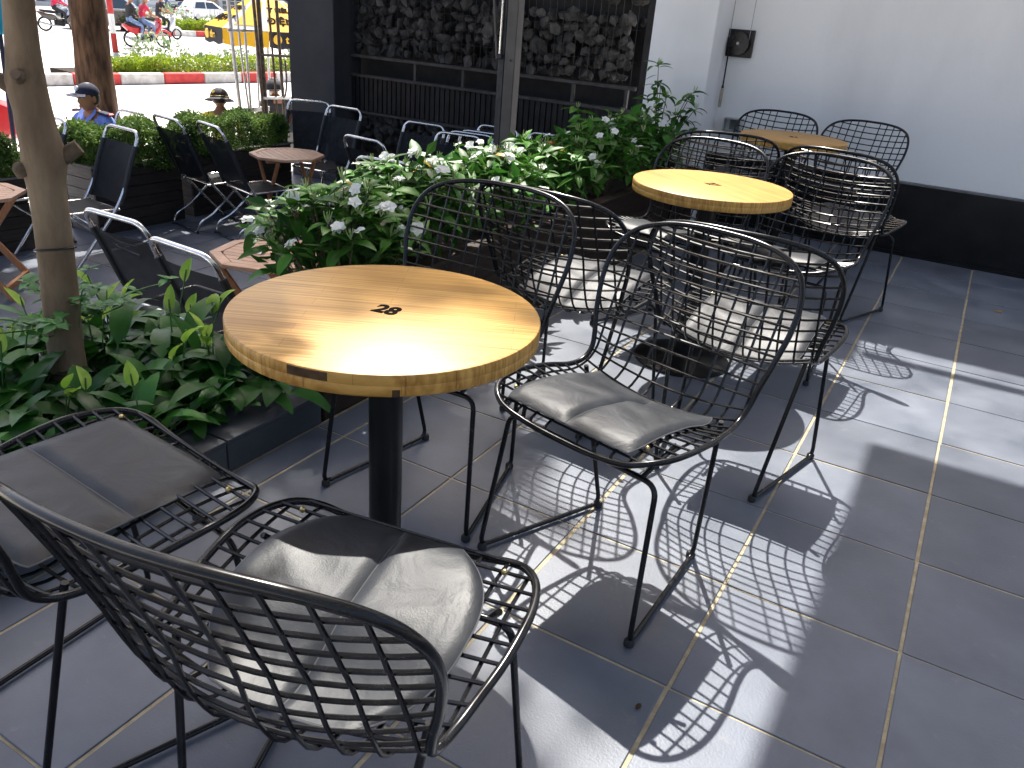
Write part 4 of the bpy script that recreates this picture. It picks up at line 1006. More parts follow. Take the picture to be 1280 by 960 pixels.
# ------------------------------------------------------------------ street: ground, medians with painted kerbs
SO = Vector((-16.6, 9.79, ZL)); SU = Vector((.148, .989, 0)).normalized(); SN = Vector((-SU.y, SU.x, 0)); SANG = math.atan2(SU.y, SU.x) - math.pi/2
def st(t, w, z=0.0): p = SO + SU*t + SN*w; return Vector((p.x, p.y, ZL + z))
rd = struct(part('road', MB().box((-150, 60, ZL - .256), (320, 360, .5)), M['road'], None, smooth=False))
rd.data.polygons[0].use_smooth = False
pv = struct(slab('pavement', -11.2, -7.75, -14, 40, ZL - .1, ZL - .001, M['pave']))
for w_, t0, t1_ in ((7.6, -12, 16), (15.4, -20, 9)):
    j_ = part('road_joint', MB().bar(st(t0, w_, -.003), st(t1_, w_ + .2, -.003), .05, .004), M['crack'], rd, smooth=False)
def median(t0, t1_, w0, width, lab, red0, seed, big=True):
    m = thing('planted_median', lab, 'median', (0, 0, 0))
    L = 1.0; k = 0; t = t0; first = True
    kw = MB().box((0, 0, .115), (.20, L - .012, .23)).mesh('kerb_block', M['kerb_w'], smooth=False, bevel=.02)
    kr = MB().box((0, 0, .115), (.20, L - .012, .23)).mesh('kerb_block', M['kerb_r'], smooth=False, bevel=.02)
    while t < t1_ - .1:
        for ww in (w0, w0 + width):
            if ww > w0 and t < -.6: continue
            o = link('kerb_block', kr if k % 2 == red0 else kw, m); o.location = st(t + L/2, ww); o.rotation_euler = (0, 0, SANG)
        t += L; k += 1
    ts = max(t0, -.6); mid = st((ts + t1_)/2, w0 + width/2); 
    o = part('soil', MB().box((0, 0, .08), (width - .2, t1_ - ts - .02, .18)), M['soil'], m, smooth=False); o.location = mid; o.rotation_euler = (0, 0, SANG)
    return m
median(-12.96, 20.04, .1, 1.9, 'planted median with red and white kerb blocks behind the near hedges', 0, 31)
median(10.2, 40.2, 16.9, 2.6, 'far planted median with red and white kerb beyond the red motorbike', 0, 33)
def strip_hedge(name, t0, t1_, w, hw, z0, z1, n, size, mat, label, cat, seed, lump=.06, airy=False):
    hd = thing(name, label, cat, st((t0 + t1_)/2, w, 0), SANG)
    ly = (t1_ - t0)/2
    if airy:
        def fn(r, n_):
            P = r.uniform(-1, 1, size=(n_, 3))*np.array([hw, ly, 1]); hgt = .55 + .45*np.sin(P[:, 1]*2.1 + 1)*np.sin(P[:, 1]*.83)
            P[:, 2] = z0 + (z1 - z0)*np.abs(r.uniform(0, 1, n_))*np.clip(hgt, .25, 1); return P
    else: fn = box_shell(0, 0, (z0 + z1)/2, hw, ly, (z1 - z0)/2, lump)
    me = leaf_cloud(n, fn, size, seed); me.materials.append(mat)
    o = link('foliage', me, hd); o['kind'] = 'stuff'
    mb = MB(); r = random.Random(seed)
    for k in range(int(ly*2*3)):
        y = r.uniform(-ly, ly); x = r.uniform(-hw*.7, hw*.7); mb.tube([(x, y, .15), (x + r.uniform(-.08, .08), y + r.uniform(-.1, .1), z1*.85)], [.012, .004], 4)
    part('stems', mb, M['twig'], hd); return hd
strip_hedge('golden_hedge', -.4, 14, .62, .36, .17, .50, 15000, .075, M['hedge_y'], 'low golden yellow green hedge along the near median kerb', 'hedge', 51)
strip_hedge('pale_shrubbery', .9, 14, 1.55, .40, .2, 1.0, 5200, .10, M['pale_leaf'], 'loose pale flowering shrubs behind the golden hedge on the near median', 'shrub', 52, airy=True)
strip_hedge('golden_hedge', 10.6, 34, 17.6, .42, .17, .62, 9000, .12, M['hedge_y'], 'low golden hedge on the far median beside the white scooter', 'hedge', 53)
strip_hedge('pale_shrubbery', 10.6, 34, 18.7, .7, .2, 1.35, 7000, .15, M['pale_leaf'], 'loose pale shrubs on the far median in front of the white car', 'shrub', 54, airy=True)
sp = thing('striped_pole', 'red and white striped traffic pole in the near median', 'pole', st(.62, 1.25))
for k in range(9): part('band', MB().tube([(0, 0, .15 + k*.40), (0, 0, .55 + k*.40)], .062, 14), M['white_paint'] if k % 2 == 0 else M['kerb_r'], sp)
part('footing', MB().lathe([(.16, 0), (.16, .14), (.08, .17)], 14), M['kerb_w'], sp)

# ------------------------------------------------------------------ people
def seg_d(p, a, b):
    ab = b - a; t = max(0, min(1, (p - a).dot(ab)/max(ab.length_squared, 1e-9))); return (p - (a + ab*t)).length
def head_mesh(mb, c, fwd, up, s=1.0):
    # a head looking along fwd: skull, jaw, brow, nose, lips, ears
    fwd = fwd.normalized(); side = fwd.cross(up).normalized(); up = side.cross(fwd).normalized()
    h = MB(); n, m = 20, 16
    h.ball((0, 0, 0), (1, 1, 1), n, m)
    out = []
    for v in h.v:
        x, y, z = v                                     # x side, y forward, z up
        X = x*.074; Y = y*.094 - .004; Z = z*.118
        if z < 0: X *= 1 - .30*(-z)**1.3; Y = Y*(1 - .12*(-z)) + .012*(-z)*(y > 0)
        if y > 0: Y *= 1 - .10*abs(x)
        if y > .6 and abs(x) < .28:
            if -.45 < z < .12: Y += .020*math.exp(-((z + .22)/.16)**2)*math.exp(-(x/.15)**2)     # nose
            if -.72 < z < -.45: Y += .006*math.exp(-((z + .58)/.08)**2)
        if y > .55 and .02 < z < .22: Y += .004 - .008*math.exp(-((abs(x) - .36)/.14)**2)*math.exp(-((z - .05)/.08)**2)
        out.append(c + (side*X + fwd*Y + up*Z)*s)
    mb.add(out, h.f)
    for sgn in (-1, 1):
        e = MB(); e.ball((0, 0, 0), (.009, .020, .031), 8, 6)
        mb.add([c + (side*(sgn*.075 + v[0]) + fwd*(-.008 + v[1]) + up*(-.008 + v[2]))*s for v in e.v], e.f)
    return side, fwd, up
def figure(name, label, loc, rz, J, shirt, pants, look, group=None, sleeve=.55, shoe='tyre', hs=1.0, grip=True, hair=True):
    J = {k: Vector(v) for k, v in J.items()}
    E_ = [('pelvis', 'spine'), ('spine', 'chest'), ('chest', 'neck'), ('neck', 'head')]
    for s in 'LR': E_ += [('chest', 'sho' + s), ('sho' + s, 'elb' + s), ('elb' + s, 'wri' + s), ('wri' + s, 'pal' + s), ('pelvis', 'hip' + s), ('hip' + s, 'kne' + s), ('kne' + s, 'ank' + s), ('ank' + s, 'toe' + s)]
    RAD = dict(pelvis=(.15, .11), spine=(.135, .105), chest=(.155, .11), neck=(.058, .058), head=(.055, .055), sho=(.065, .065), elb=(.044, .044), wri=(.03, .028), pal=(.036, .022), hip=(.088, .088), kne=(.062, .062), ank=(.042, .042), toe=(.042, .03))
    names = list(J); idx = {k: i for i, k in enumerate(names)}
    me = bpy.data.meshes.new('body'); me.from_pydata([J[k] for k in names], [(idx[a], idx[b]) for a, b in E_], [])
    ob = bpy.data.objects.new('tmp', me); COL.objects.link(ob)
    md = ob.modifiers.new('skin', 'SKIN'); md.use_smooth_shade = True; md.branch_smoothing = .3
    for k in names:
        r_ = RAD[k if k in RAD else k[:3]]; me.skin_vertices[0].data[idx[k]].radius = r_
    me.skin_vertices[0].data[idx['pelvis']].use_root = True
    sb = ob.modifiers.new('sub', 'SUBSURF'); sb.levels = 2; sb.render_levels = 2
    dg = bpy.context.evaluated_depsgraph_get(); ev = bpy.data.meshes.new_from_object(ob.evaluated_get(dg)); bpy.data.objects.remove(ob)
    mb = MB(); mb.add([v.co for v in ev.vertices], [tuple(p.vertices) for p in ev.polygons]); nb_ = len(mb.f)
    hc = J['head'] + Vector((0, 0, .075))*hs + Vector(look)*.015
    side, fw, up = head_mesh(mb, hc, Vector(look), Vector((0, 0, 1)), hs)
    for s, sg in (('L', -1), ('R', 1)):                 # fingers curling on from the palm, thumb from its side
        w_, p_ = J['wri' + s], J['pal' + s]; d = (p_ - w_).normalized(); x = d.cross(Vector((0, 0, 1)))
        x = x.normalized() if x.length > .05 else Vector((1, 0, 0)); dn = x.cross(d)*(1 if x.cross(d).z < 0 else -1)
        for q in range(4):
            b = p_ + x*(-.027 + q*.018) + d*.01; L = (.036, .042, .039, .030)[q]
            mb.tube([b, b + d*L*.7 + dn*.006, b + d*L + dn*L*.6, b + d*L*.75 + dn*L*1.05], [.0085, .0085, .008, .007], 6)
        b = p_ - d*.02 + x*(.03*sg); mb.tube([b, b + d*.028 + x*.016*sg, b + d*.05 + x*.01*sg + dn*.012], [.010, .0095, .008], 6)
    mats = [M['skin'], M[shirt], M[pants], M[shoe]]
    bones = [(J[a], J[b], a, b) for a, b in E_]
    for fi in range(nb_):
        c = sum((Vector(mb.v[i]) for i in mb.f[fi]), Vector())/len(mb.f[fi])
        a, b, na, nb2 = min(bones, key=lambda q: seg_d(c, q[0], q[1])*(1.5 if q[3][:3] == 'sho' or q[2] in ('spine', 'chest') else 1))
        k = nb2[:3]; mi = 1
        if k in ('hip', 'kne', 'ank'): mi = 2
        elif k == 'toe': mi = 3
        elif k == 'hea': mi = 0
        elif nb2 == 'neck': mi = 1 if (c - a).dot((b - a).normalized()) < (b - a).length*.82 else 0
        elif k == 'elb': mi = 1 if (c - a).length < (b - a).length*sleeve or sleeve > 1 else 0
        elif k in ('wri',): mi = 1 if sleeve > 1.5 else 0
        elif k == 'pal': mi = 0
        elif nb2 == 'spine': mi = 2 if (c - a).length < .10 and c.z < a.z + .05 else 1
        mb.mi[fi] = mi
    t = thing(name, label, 'person', loc, rz, group)
    body = part('body', mb, mats, t)
    if hair:
        h = MB(); h.ball((0, 0, 0), (1, 1, 1), 16, 12); hv = []
        for x, y, z in h.v:
            X, Y, Z = x*.080, y*.099 - .010, z*.119 + .006
            if y > .1 and z < .55: Y = min(Y, .062); X *= .95; Z = max(Z, .03)
            if z < -.2: Z = max(Z, -.055)
            hv.append(hc + (side*X + fw*Y + up*Z)*hs)
        g = MB().add(hv, h.f); part('hair', g, M['hair'], t)
    for sg in (-1, 1):
        q = hc + (side*(sg*.030) + fw*.083 + up*.006)*hs
        ey = part('eye', MB().ball(q, (.011*hs, .011*hs, .007*hs), 8, 6), M['eye_w'], t)
        part('iris', MB().ball(q + fw*.006*hs, .0062*hs, 8, 6), M['hair'], ey)
        b0 = hc + (side*(sg*.016) + fw*.090 + up*.026)*hs; b1 = hc + (side*(sg*.046) + fw*.076 + up*.026)*hs
        part('eyebrow', MB().tube([b0, (b0 + b1)/2 + up*.005*hs, b1], .004*hs, 5), M['hair'], t)
    a = hc + (side*-.022 + fw*.084 - up*.066)*hs; b = hc + (side*.022 + fw*.084 - up*.066)*hs
    part('lips', MB().tube([a, (a + b)/2 + fw*.007*hs, b], [.003, .0055, .003], 6), M['lip'], t)
    return t, hc, side, fw, up
def dome(hc, side, fw, up, r, z0, mat, name, t, s=1.0, squash=1.0, n=20):
    h = MB(); rows = 7; vs = []
    for i in range(rows + 1):
        ph = math.pi/2*i/rows
        for k in range(n):
            a = 2*math.pi*k/n; vs.append(hc + (side*(r[0]*math.cos(ph)*math.cos(a)) + fw*(r[1]*math.cos(ph)*math.sin(a) - .008) + up*(z0 + r[2]*math.sin(ph)*squash))*s)
    h.add(vs, [(i*n + k, i*n + (k + 1) % n, (i + 1)*n + (k + 1) % n, (i + 1)*n + k) for i in range(rows) for k in range(n)])
    return part(name, h, mat, t)
def brim(hc, side, fw, up, r, w0, w1, z, droop, mat, name, t, a0=0, a1=2*math.pi, s=1.0, n=24):
    h = MB(); vs = []
    for k in range(n + 1):
        a = a0 + (a1 - a0)*k/n
        for q, dz in ((w0, 0), ((w0 + w1)/2, -droop*.4), (w1, -droop)):
            for th in (.0, -.004):
                vs.append(hc + (side*((r[0] + q)*math.cos(a)) + fw*((r[1] + q)*math.sin(a) - .008) + up*(z + dz + th))*s)
    fs = []
    for k in range(n):
        b = 6*k; c = b + 6
        for q in (0, 2):
            fs += [(b + q, b + q + 2, c + q + 2, c + q), (b + q + 1, c + q + 1, c + q + 3, b + q + 3)]
        fs.append((b + 4, b + 5, c + 5, c + 4))
    h.add(vs, fs); return part(name, h, mat, t)
def seated(h=.42, lean=0.0, knees=.45, hands=None, w=.19):
    z = h + .10
    J = dict(pelvis=(0, 0, z), spine=(0, .0 + lean*.3, z + .18), chest=(0, .02 + lean*.75, z + .41), neck=(0, .02 + lean, z + .525), head=(0, .04 + lean*1.1, z + .57))
    for s, sg in (('L', -1), ('R', 1)):
        J['sho' + s] = (sg*w, .01 + lean*.9, z + .465); J['elb' + s] = (sg*(w + .05), .10 + lean*.8, z + .16); J['wri' + s] = (sg*.13, .32, z + .10); J['pal' + s] = (sg*.11, .39, z + .09)
        J['hip' + s] = (sg*.095, .04, z - .01); J['kne' + s] = (sg*.13, knees, z + .0); J['ank' + s] = (sg*.13, knees + .03, .07); J['toe' + s] = (sg*.14, knees + .16, .035)
    if hands:
        for s, sg in (('L', -1), ('R', 1)):
            hx, hy, hz = hands; J['wri' + s] = (sg*hx, hy - .06, hz + .02); J['pal' + s] = (sg*hx, hy, hz)
            a, b = Vector(J['sho' + s]), Vector(J['wri' + s]); J['elb' + s] = tuple((a + b)/2 + Vector((sg*.06, -.03, -.09)))
    return J
# guard on a folding chair
g, hc, sd_, fw, up = figure('person', 'person in light blue uniform shirt and navy cap seated behind the hedge', (-7.29, 2.90, ZL - .09), R(8 - 180), seated(.42), 'blue_shirt', 'navy', (.06, .99, -.02), hs=1.04)
r_ = (.084, .104, .088)
cp = dome(hc, sd_, fw, up, r_, .035, M['navy'], 'cap', g, 1.04)
brim(hc, sd_, fw, up, r_, -.012, .075, .042, .018, M['navy'], 'cap_peak', g, R(42), R(138), 1.04)
e = hc + (fw*.093 + up*.082)*1.04
part('cap_badge', MB().tube([e, e + (fw*.012 + up*.006)], [.024, .022], 14), M['white_paint'], g)
for sg in (-1, 1):
    q = MB(); q.bar((sg*.09, .02, .42 + .10 + .530), (sg*.215, .02, .42 + .10 + .515), .075, .018); part('epaulette', q, M['navy'], g, smooth=False, bevel=.005)
    q = MB(); q.bar((sg*.205, .02, .42 + .10 + .524), (sg*.230, .02, .42 + .10 + .508), .055, .02); part('shoulder_bar', q, M['kerb_r'], g, smooth=False, bevel=.004)
    q = MB(); q.add([(sg*.008, .115, .985), (sg*.055, .03, 1.085), (sg*.10, .075, 1.045), (sg*.065, .150, .965), (sg*.008, .122, .978), (sg*.055, .037, 1.078), (sg*.10, .083, 1.038), (sg*.065, .158, .958)], [(0, 1, 2, 3), (4, 7, 6, 5), (0, 4, 5, 1), (1, 5, 6, 2), (2, 6, 7, 3), (3, 7, 4, 0)])
    part('collar', q, M['blue_shirt'], g, smooth=False)
fold(-7.29, 3.30, -94, 'folding mesh chair holding the seated guard', z=ZL - .08, off=.36)
# person in black and yellow bucket hat, turned to the street
g, hc, sd_, fw, up = figure('person', 'person in yellow shirt and black bucket hat seated behind the hedge', (-7.85, 4.86, ZL - .02), R(60), seated(.18, .05), 'yellow_shirt', 'dark_trouser', (.25, .95, -.2))
r_ = (.108, .122, .112)
dome(hc, sd_, fw, up, r_, .008, M['black_cloth'], 'hat_crown', g)
brim(hc, sd_, fw, up, r_, -.004, .060, .010, .030, M['black_cloth'], 'hat_brim', g)
part('hat_band', MB().tube([hc + (sd_*(.109*math.cos(a)) + fw*(.123*math.sin(a) - .008) + up*.020) for a in [k*2*math.pi/28 for k in range(28)]], .0028, 5, closed=True), M['gold'], g)
for ang in (235,):
    a = R(ang); e = hc + sd_*(.098*math.cos(a)) + fw*(.111*math.sin(a) - .008) + up*.062
    d_ = (sd_*math.cos(a) + fw*math.sin(a) + up*.5).normalized(); part('hat_emblem', MB().tube([e - d_*.004, e + d_*.006], [.016, .015], 12), M['gold'], g)
stool = lambda x, y, h, lab: (lambda t: (part('seat', MB().lathe([(.14, h - .03), (.15, h - .02), (.15, h), (.12, h + .004)], 20), M['red_paint'], t), [part('leg', MB().tube([(math.cos(a)*.11, math.sin(a)*.11, h - .02), (math.cos(a)*.16, math.sin(a)*.16, 0)], .014, 8), M['red_paint'], t) for a in (.8, 2.4, 3.9, 5.5)]))(thing('plastic_stool', lab, 'stool', (x, y, ZL)))
stool(-7.85, 4.86, .17, 'low red plastic stool under the person in yellow')
g, hc, sd_, fw, up = figure('person', 'person with black helmet and dark clothes behind the ladders', (-8.75, 6.6, ZL - .02), R(75), seated(.16, .0), 'black_cloth', 'dark_trouser', (.1, .97, -.1))
dome(hc, sd_, fw, up, (.135, .15, .135), -.03, M['black_cloth'], 'helmet', g)
brim(hc, sd_, fw, up, (.135, .15, .1), -.004, .03, -.03, .01, M['black_cloth'], 'helmet_rim', g)
stool(-8.75, 6.6, .15, 'low red plastic stool under the person with the helmet')

# ------------------------------------------------------------------ motorbikes
def motorbike(label, pos, rz, paint, s=1.1, name='motorbike', scooter=False, riders=()):
    t = thing(name, label, 'motorbike', pos, rz, None)
    t.scale = (s, s, s)
    rw = .225 if scooter else .285; yb = .60 if not scooter else .58
    for y in (-yb, yb):
        w = part('wheel', MB().tube([(-.02, y, rw), (.02, y, rw)], .045, 12), M['alu'], t)
        part('tyre', MB().tube([(0, y + (rw - .035)*math.cos(a), rw + (rw - .035)*math.sin(a)) for a in [k*2*math.pi/28 for k in range(28)]], .036, 8, closed=True), M['tyre'], w)
        part('wheel_rim', MB().tube([(0, y + (rw - .07)*math.cos(a), rw + (rw - .07)*math.sin(a)) for a in [k*2*math.pi/28 for k in range(28)]], .012, 6, closed=True), M['alu'], w)
        mb = MB()
        for k in range(10):
            a = k*.628; mb.tube([(0, y, rw), (0, y + (rw - .07)*math.cos(a), rw + (rw - .07)*math.sin(a))], .006, 4)
        part('spokes', mb, M['alu'], w)
    P = M[paint]
    part('tail', MB().prism([(-.82, .78), (-.55, .70), (-.20, .66), (-.12, .52), (-.30, .42), (-.62, .50), (-.84, .70)], 'x', -.11, .11), P, t, bevel=.03)
    part('seat', MB().prism([(-.78, .79), (-.70, .84), (-.30, .82), (-.05, .77), (.0, .72), (-.10, .68), (-.55, .71)], 'x', -.125, .125), M['black_cloth'], t, bevel=.03)
    part('engine', MB().box((0, -.02, .34), (.24, .40, .24)), M['tyre'], t, bevel=.04)
    part('leg_shield', MB().prism([(.20, .30), (.30, .30), (.46, .60), (.52, .86), (.46, .90), (.36, .70), (.16, .50)], 'x', -.19, .19), P, t, bevel=.03)
    part('centre_cover', MB().prism([(-.2, .55), (.2, .52), (.22, .38), (-.1, .40)], 'x', -.09, .09), P, t, bevel=.02)
    part('front_cowl', MB().prism([(.36, .88), (.50, .84), (.56, .96), (.44, 1.04)], 'x', -.13, .13), P, t, bevel=.03)
    part('headlight', MB().ball((0, .56, .95), (.09, .04, .06), 12, 8), M['white_paint'], t)
    part('front_fender', MB().tube([(0, yb + (rw + .03)*math.cos(a), rw + (rw + .03)*math.sin(a)) for a in [R(q) for q in range(20, 141, 15)]], .05, 8), P, t)
    for x in (-.07, .07): part('fork', MB().tube([(x, yb, rw), (x, .48, .82)], .02, 8), M['alu'], t)
    part('handlebar', MB().tube(fillet([(-.33, .34, 1.02), (-.16, .42, 1.0), (.16, .42, 1.0), (.33, .34, 1.02)], .05), .014, 8), M['tyre'], t)
    for x in (-.26, .26):
        m_ = part('mirror_stem', MB().tube([(x, .38, 1.01), (x*1.15, .40, 1.16)], .006, 6), M['tyre'], t)
        part('mirror', MB().ball((x*1.18, .40, 1.19), (.055, .012, .035), 10, 6), M['glass'], m_)
    part('exhaust', MB().tube([(.12, .1, .22), (.14, -.3, .24), (.15, -.85, .36)], [.02, .035, .042], 10), M['alu'], t)
    part('tail_light', MB().box((0, -.84, .74), (.14, .03, .06)), M['red_paint'], t, bevel=.01)
    part('foot_peg', MB().tube([(-.24, .08, .26), (.24, .08, .26)], .014, 8), M['tyre'], t)
    part('side_stand', MB().tube([(-.10, -.05, .26), (-.16, -.12, .02)], .012, 6), M['tyre'], t)
    return t
def rider_pose(y, hands=None, lean=.08, peg=(.17, .10, .27)):
    J = dict(pelvis=(0, y, .93), spine=(0, y + .03 + lean*.3, 1.10), chest=(0, y + .07 + lean, 1.33), neck=(0, y + .09 + lean*1.2, 1.455), head=(0, y + .12 + lean*1.3, 1.505))
    for s, sg in (('L', -1), ('R', 1)):
        J['sho' + s] = (sg*.18, y + .07 + lean, 1.39)
        if hands: J['pal' + s] = (sg*hands[0], hands[1], hands[2]); J['wri' + s] = (sg*hands[0], hands[1] - .07, hands[2] + .01)
        else: J['pal' + s] = (sg*.12, y + .38, 1.02); J['wri' + s] = (sg*.14, y + .31, 1.03)
        a, b = Vector(J['sho' + s]), Vector(J['wri' + s]); J['elb' + s] = tuple((a + b)/2 + Vector((sg*.07, -.02, -.10)))
        J['hip' + s] = (sg*.10, y + .04, .90); J['kne' + s] = (sg*.19, y + .40, .74); J['ank' + s] = (sg*.18, y + peg[1] + .22, .36); J['toe' + s] = (sg*.19, y + peg[1] + .36, .31)
    return J
def helmeted(res, mat):
    g, hc, sd_, fw, up = res
    dome(hc, sd_, fw, up, (.108, .128, .110), .005, M[mat], 'helmet', g)
    brim(hc, sd_, fw, up, (.108, .128, .1), -.004, .035, .01, .008, M[mat], 'helmet_peak', g, R(30), R(150))
    return g
BS = .94
b1 = st(6.3, 10.2); motorbike('red step through motorbike carrying two people past the golden hedge', b1, SANG - .05, 'red_paint', BS)
g = helmeted(figure('person', 'person in red shirt, jeans and cream helmet steering the red motorbike', b1, SANG - .05, rider_pose(-.18, (.29, .34, 1.045)), 'red_shirt', 'jeans', (.2, .97, -.05), hair=False), 'helmet_c'); g.scale = (BS,)*3
g = helmeted(figure('person', 'person in black top and jeans riding pillion on the red motorbike', b1, SANG - .05, rider_pose(-.62, None, .02), 'black_cloth', 'jeans', (.1, .97, .05), hair=False, sleeve=2), 'red_shirt'); g.scale = (BS,)*3
b2 = st(9.4, 14.6); motorbike('white scooter with one rider just beyond the red motorbike', b2, SANG - .05, 'white_paint', BS, scooter=True)
g = helmeted(figure('person', 'person in white helmet and dark top on the white scooter', b2, SANG - .05, rider_pose(-.2, (.29, .34, 1.045)), 'black_cloth', 'dark_trouser', (.1, .97, 0), hair=False), 'white_paint'); g.scale = (BS,)*3
b3 = st(6.7, 17.4); motorbike('black motorbike partly hidden by the rough tree trunk', b3, SANG - .1, 'car_black', BS)
g = helmeted(figure('person', 'person in red and navy jacket on the black motorbike', b3, SANG - .1, rider_pose(-.2, (.29, .34, 1.045)), 'red_shirt', 'dark_trouser', (.1, .97, 0), hair=False, sleeve=2), 'navy'); g.scale = (BS,)*3
motorbike('dark blue motorbike parked by the blue grey shop shutters', st(25.6, 41.2), SANG + 2.6, 'blue_paint', 1.3)
for k in range(3): motorbike('dark motorbike in the far parked row beyond the smooth tree', st(14.2 + k*1.15, 43.2), SANG + 1.3, 'car_black', 1.25)['group'] = 'far parked motorbikes'

# ------------------------------------------------------------------ cars
def car(label, pos, rz, paint, suv=False, two=None):
    t = thing('parked_car' if 'parked' in label else 'car', label, 'car', pos, rz)
    t.scale = (.88,)*3 if suv else (.8,)*3 if 'white' in label else (1,)*3
    H = 1.72 if suv else 1.46; L = 4.5; hw = .88; zb = .95 if suv else .85
    low = [(-L/2, .40), (-L/2 + .05, zb - .12), (-L/2 + .25, zb + .02), (-1.0, zb + .03), (.9, zb + .02), (L/2 - .35, zb - .12), (L/2 - .04, zb - .28), (L/2, .45), (L/2 - .05, .25), (-L/2 + .05, .25)]
    part('body', MB().prism(low, 'x', -hw, hw), M[paint], t, bevel=.06)
    cab = [(-L/2 + .28, zb), (-L/2 + .55, H - .06), (-1.0, H), (.15, H), (.55, H - .09), (1.28, zb)] if suv else [(-L/2 + .45, zb), (-1.35, H - .06), (-.8, H), (.1, H), (.45, H - .07), (1.35, zb)]
    mb = MB(); n = len(cab); vs = [(-hw + .04 + .14*((z - zb)/(H - zb)), y, z) for y, z in cab] + [(hw - .04 - .14*((z - zb)/(H - zb)), y, z) for y, z in cab]
    mb.add(vs, [tuple(range(n)), tuple(range(2*n - 1, n - 1, -1))] + [(i, i + n, (i + 1) % n + n, (i + 1) % n) for i in range(n)])
    part('cabin', mb, M[two or paint], t, bevel=.04)
    def q(y, z): return (y, zb + (z)*(H - zb))
    wins = [[q(-1.55, .08), q(-1.35, .82), q(-.50, .88), q(-.50, .08)], [q(-.42, .08), q(-.42, .88), q(.28, .84), q(.92, .10)]]
    for s in (-1, 1):
        for wv in wins:
            def X(z): return s*(hw - .04 - .14*((z - zb)/(H - zb)) + .004)
            vs = [(X(z), y, z) for y, z in wv] + [(X(z) - s*.02, y, z) for y, z in wv]
            part('side_window', MB().add(vs, [(0, 1, 2, 3), (7, 6, 5, 4)] + [(i, (i + 1) % 4, (i + 1) % 4 + 4, i + 4) for i in range(4)]), M['glass'], t, smooth=False)
        for y in (-1.35, 1.38):
            w = part('wheel', MB().tube([(s*(hw - .2), y, .33), (s*(hw + .01), y, .33)], .20, 16), M['alu'], t)
            part('tyre', MB().tube([(s*(hw - .10), y + .265*math.cos(a), .33 + .265*math.sin(a)) for a in [k*2*math.pi/24 for k in range(24)]], .085, 8, closed=True), M['tyre'], w)
        part('headlight', MB().ball((s*.62, L/2 - .10, zb - .22), (.2, .10, .07), 12, 8), M['white_paint'], t)
        part('tail_light', MB().ball((s*.66, -L/2 + .06, zb - .15), (.15, .06, .09), 10, 8), M['red_paint'], t)
        part('mirror', MB().ball((s*(hw + .08), .85, zb + .10), (.10, .06, .07), 10, 8), M[paint], t)
    y0, z0 = q(1.24, .06)[0], zb + .06*(H - zb)
    ws = [(-.68, 1.23, zb + .03), (.68, 1.23, zb + .03), (.60, .62, H - .13), (-.60, .62, H - .13)] if suv else [(-.70, 1.27, zb + .05), (.70, 1.27, zb + .05), (.60, .54, H - .10), (-.60, .54, H - .10)]
    part('windscreen', MB().add([(x, y + .03, z + .03) for x, y, z in ws] + [(x, y, z) for x, y, z in ws], [(0, 1, 2, 3), (7, 6, 5, 4)] + [(i, i + 4, (i + 1) % 4 + 4, (i + 1) % 4) for i in range(4)]), M['glass'], t, smooth=False)
    part('sill_strip', MB().box((0, 0, .24), (hw*2 + .02, 2.1, .05)), M['alu'], t, smooth=False)
    return t
car('black off road car with pale roof passing behind the striped pole', st(9.9, 19.8), SANG, 'car_black', True, 'car_silver')
car('white car beyond the far median hedge beside the yellow parasol', st(23.3, 33.8), SANG + .12, 'car_silver')
car('red car parked behind the hedge beside the smooth tree', (-11.15, 1.78, ZL), -.08, 'red_paint')

# ------------------------------------------------------------------ shop row across the street
sh = thing('shop_row', 'row of shop fronts with blue grey shutters across the street', 'building', st(24, 46.5), SANG)
part('wall', MB().box((-1.0, 0, 3.2), (1.6, 70, 6.4)), M['shop_wall'], sh, smooth=False)
part('step', MB().box((.35, 0, .12), (1.1, 70, .24)), M['pave'], sh, smooth=False)
mp_ = ['shutter', 'shutter', 'glass', 'shutter', 'shop_wall', 'tan_board', 'glass', 'shutter', 'shutter', 'white_paint', 'tan_board', 'glass']
for k in range(16):
    y = -27 + k*3.4
    f = part('shop_bay', MB().box((-.19, y, 1.6), (.06, 2.9, 2.7)), M[mp_[k % len(mp_)]], sh, smooth=False, bevel=.01)
    for q in range(8): part('shutter_rib', MB().box((-.15, y, .40 + q*.33), (.04, 2.8, .05)), M['alu' if k % 3 else 'shop_wall'], f, smooth=False)
    part('pillar', MB().box((-.05, y + 1.7, 1.6), (.34, .36, 3.2)), M['white_paint' if k % 2 else 'shop_wall'], sh, smooth=False, bevel=.01)
wb_ = thing('white_lattice_screen', 'white patterned screen panel standing before the shop row', 'screen', st(27.6, 42.6), SANG)
mb = MB()
for k in range(14): mb.bar((0, -1.2 + k*.18, .05), (0, -1.2 + k*.18 + .5, 2.0), .03, .05, (1, 0, 0)); mb.bar((.012, -1.2 + k*.18 + .5, .05), (.012, -1.2 + k*.18, 2.0), .03, .05, (1, 0, 0))
part('lattice', mb, M['white_paint'], wb_, smooth=False)
part('frame', MB().box((-.02, .2, .03), (.06, 3.0, .06)).box((-.02, .2, 2.02), (.06, 3.0, .06)), M['white_paint'], wb_, smooth=False)

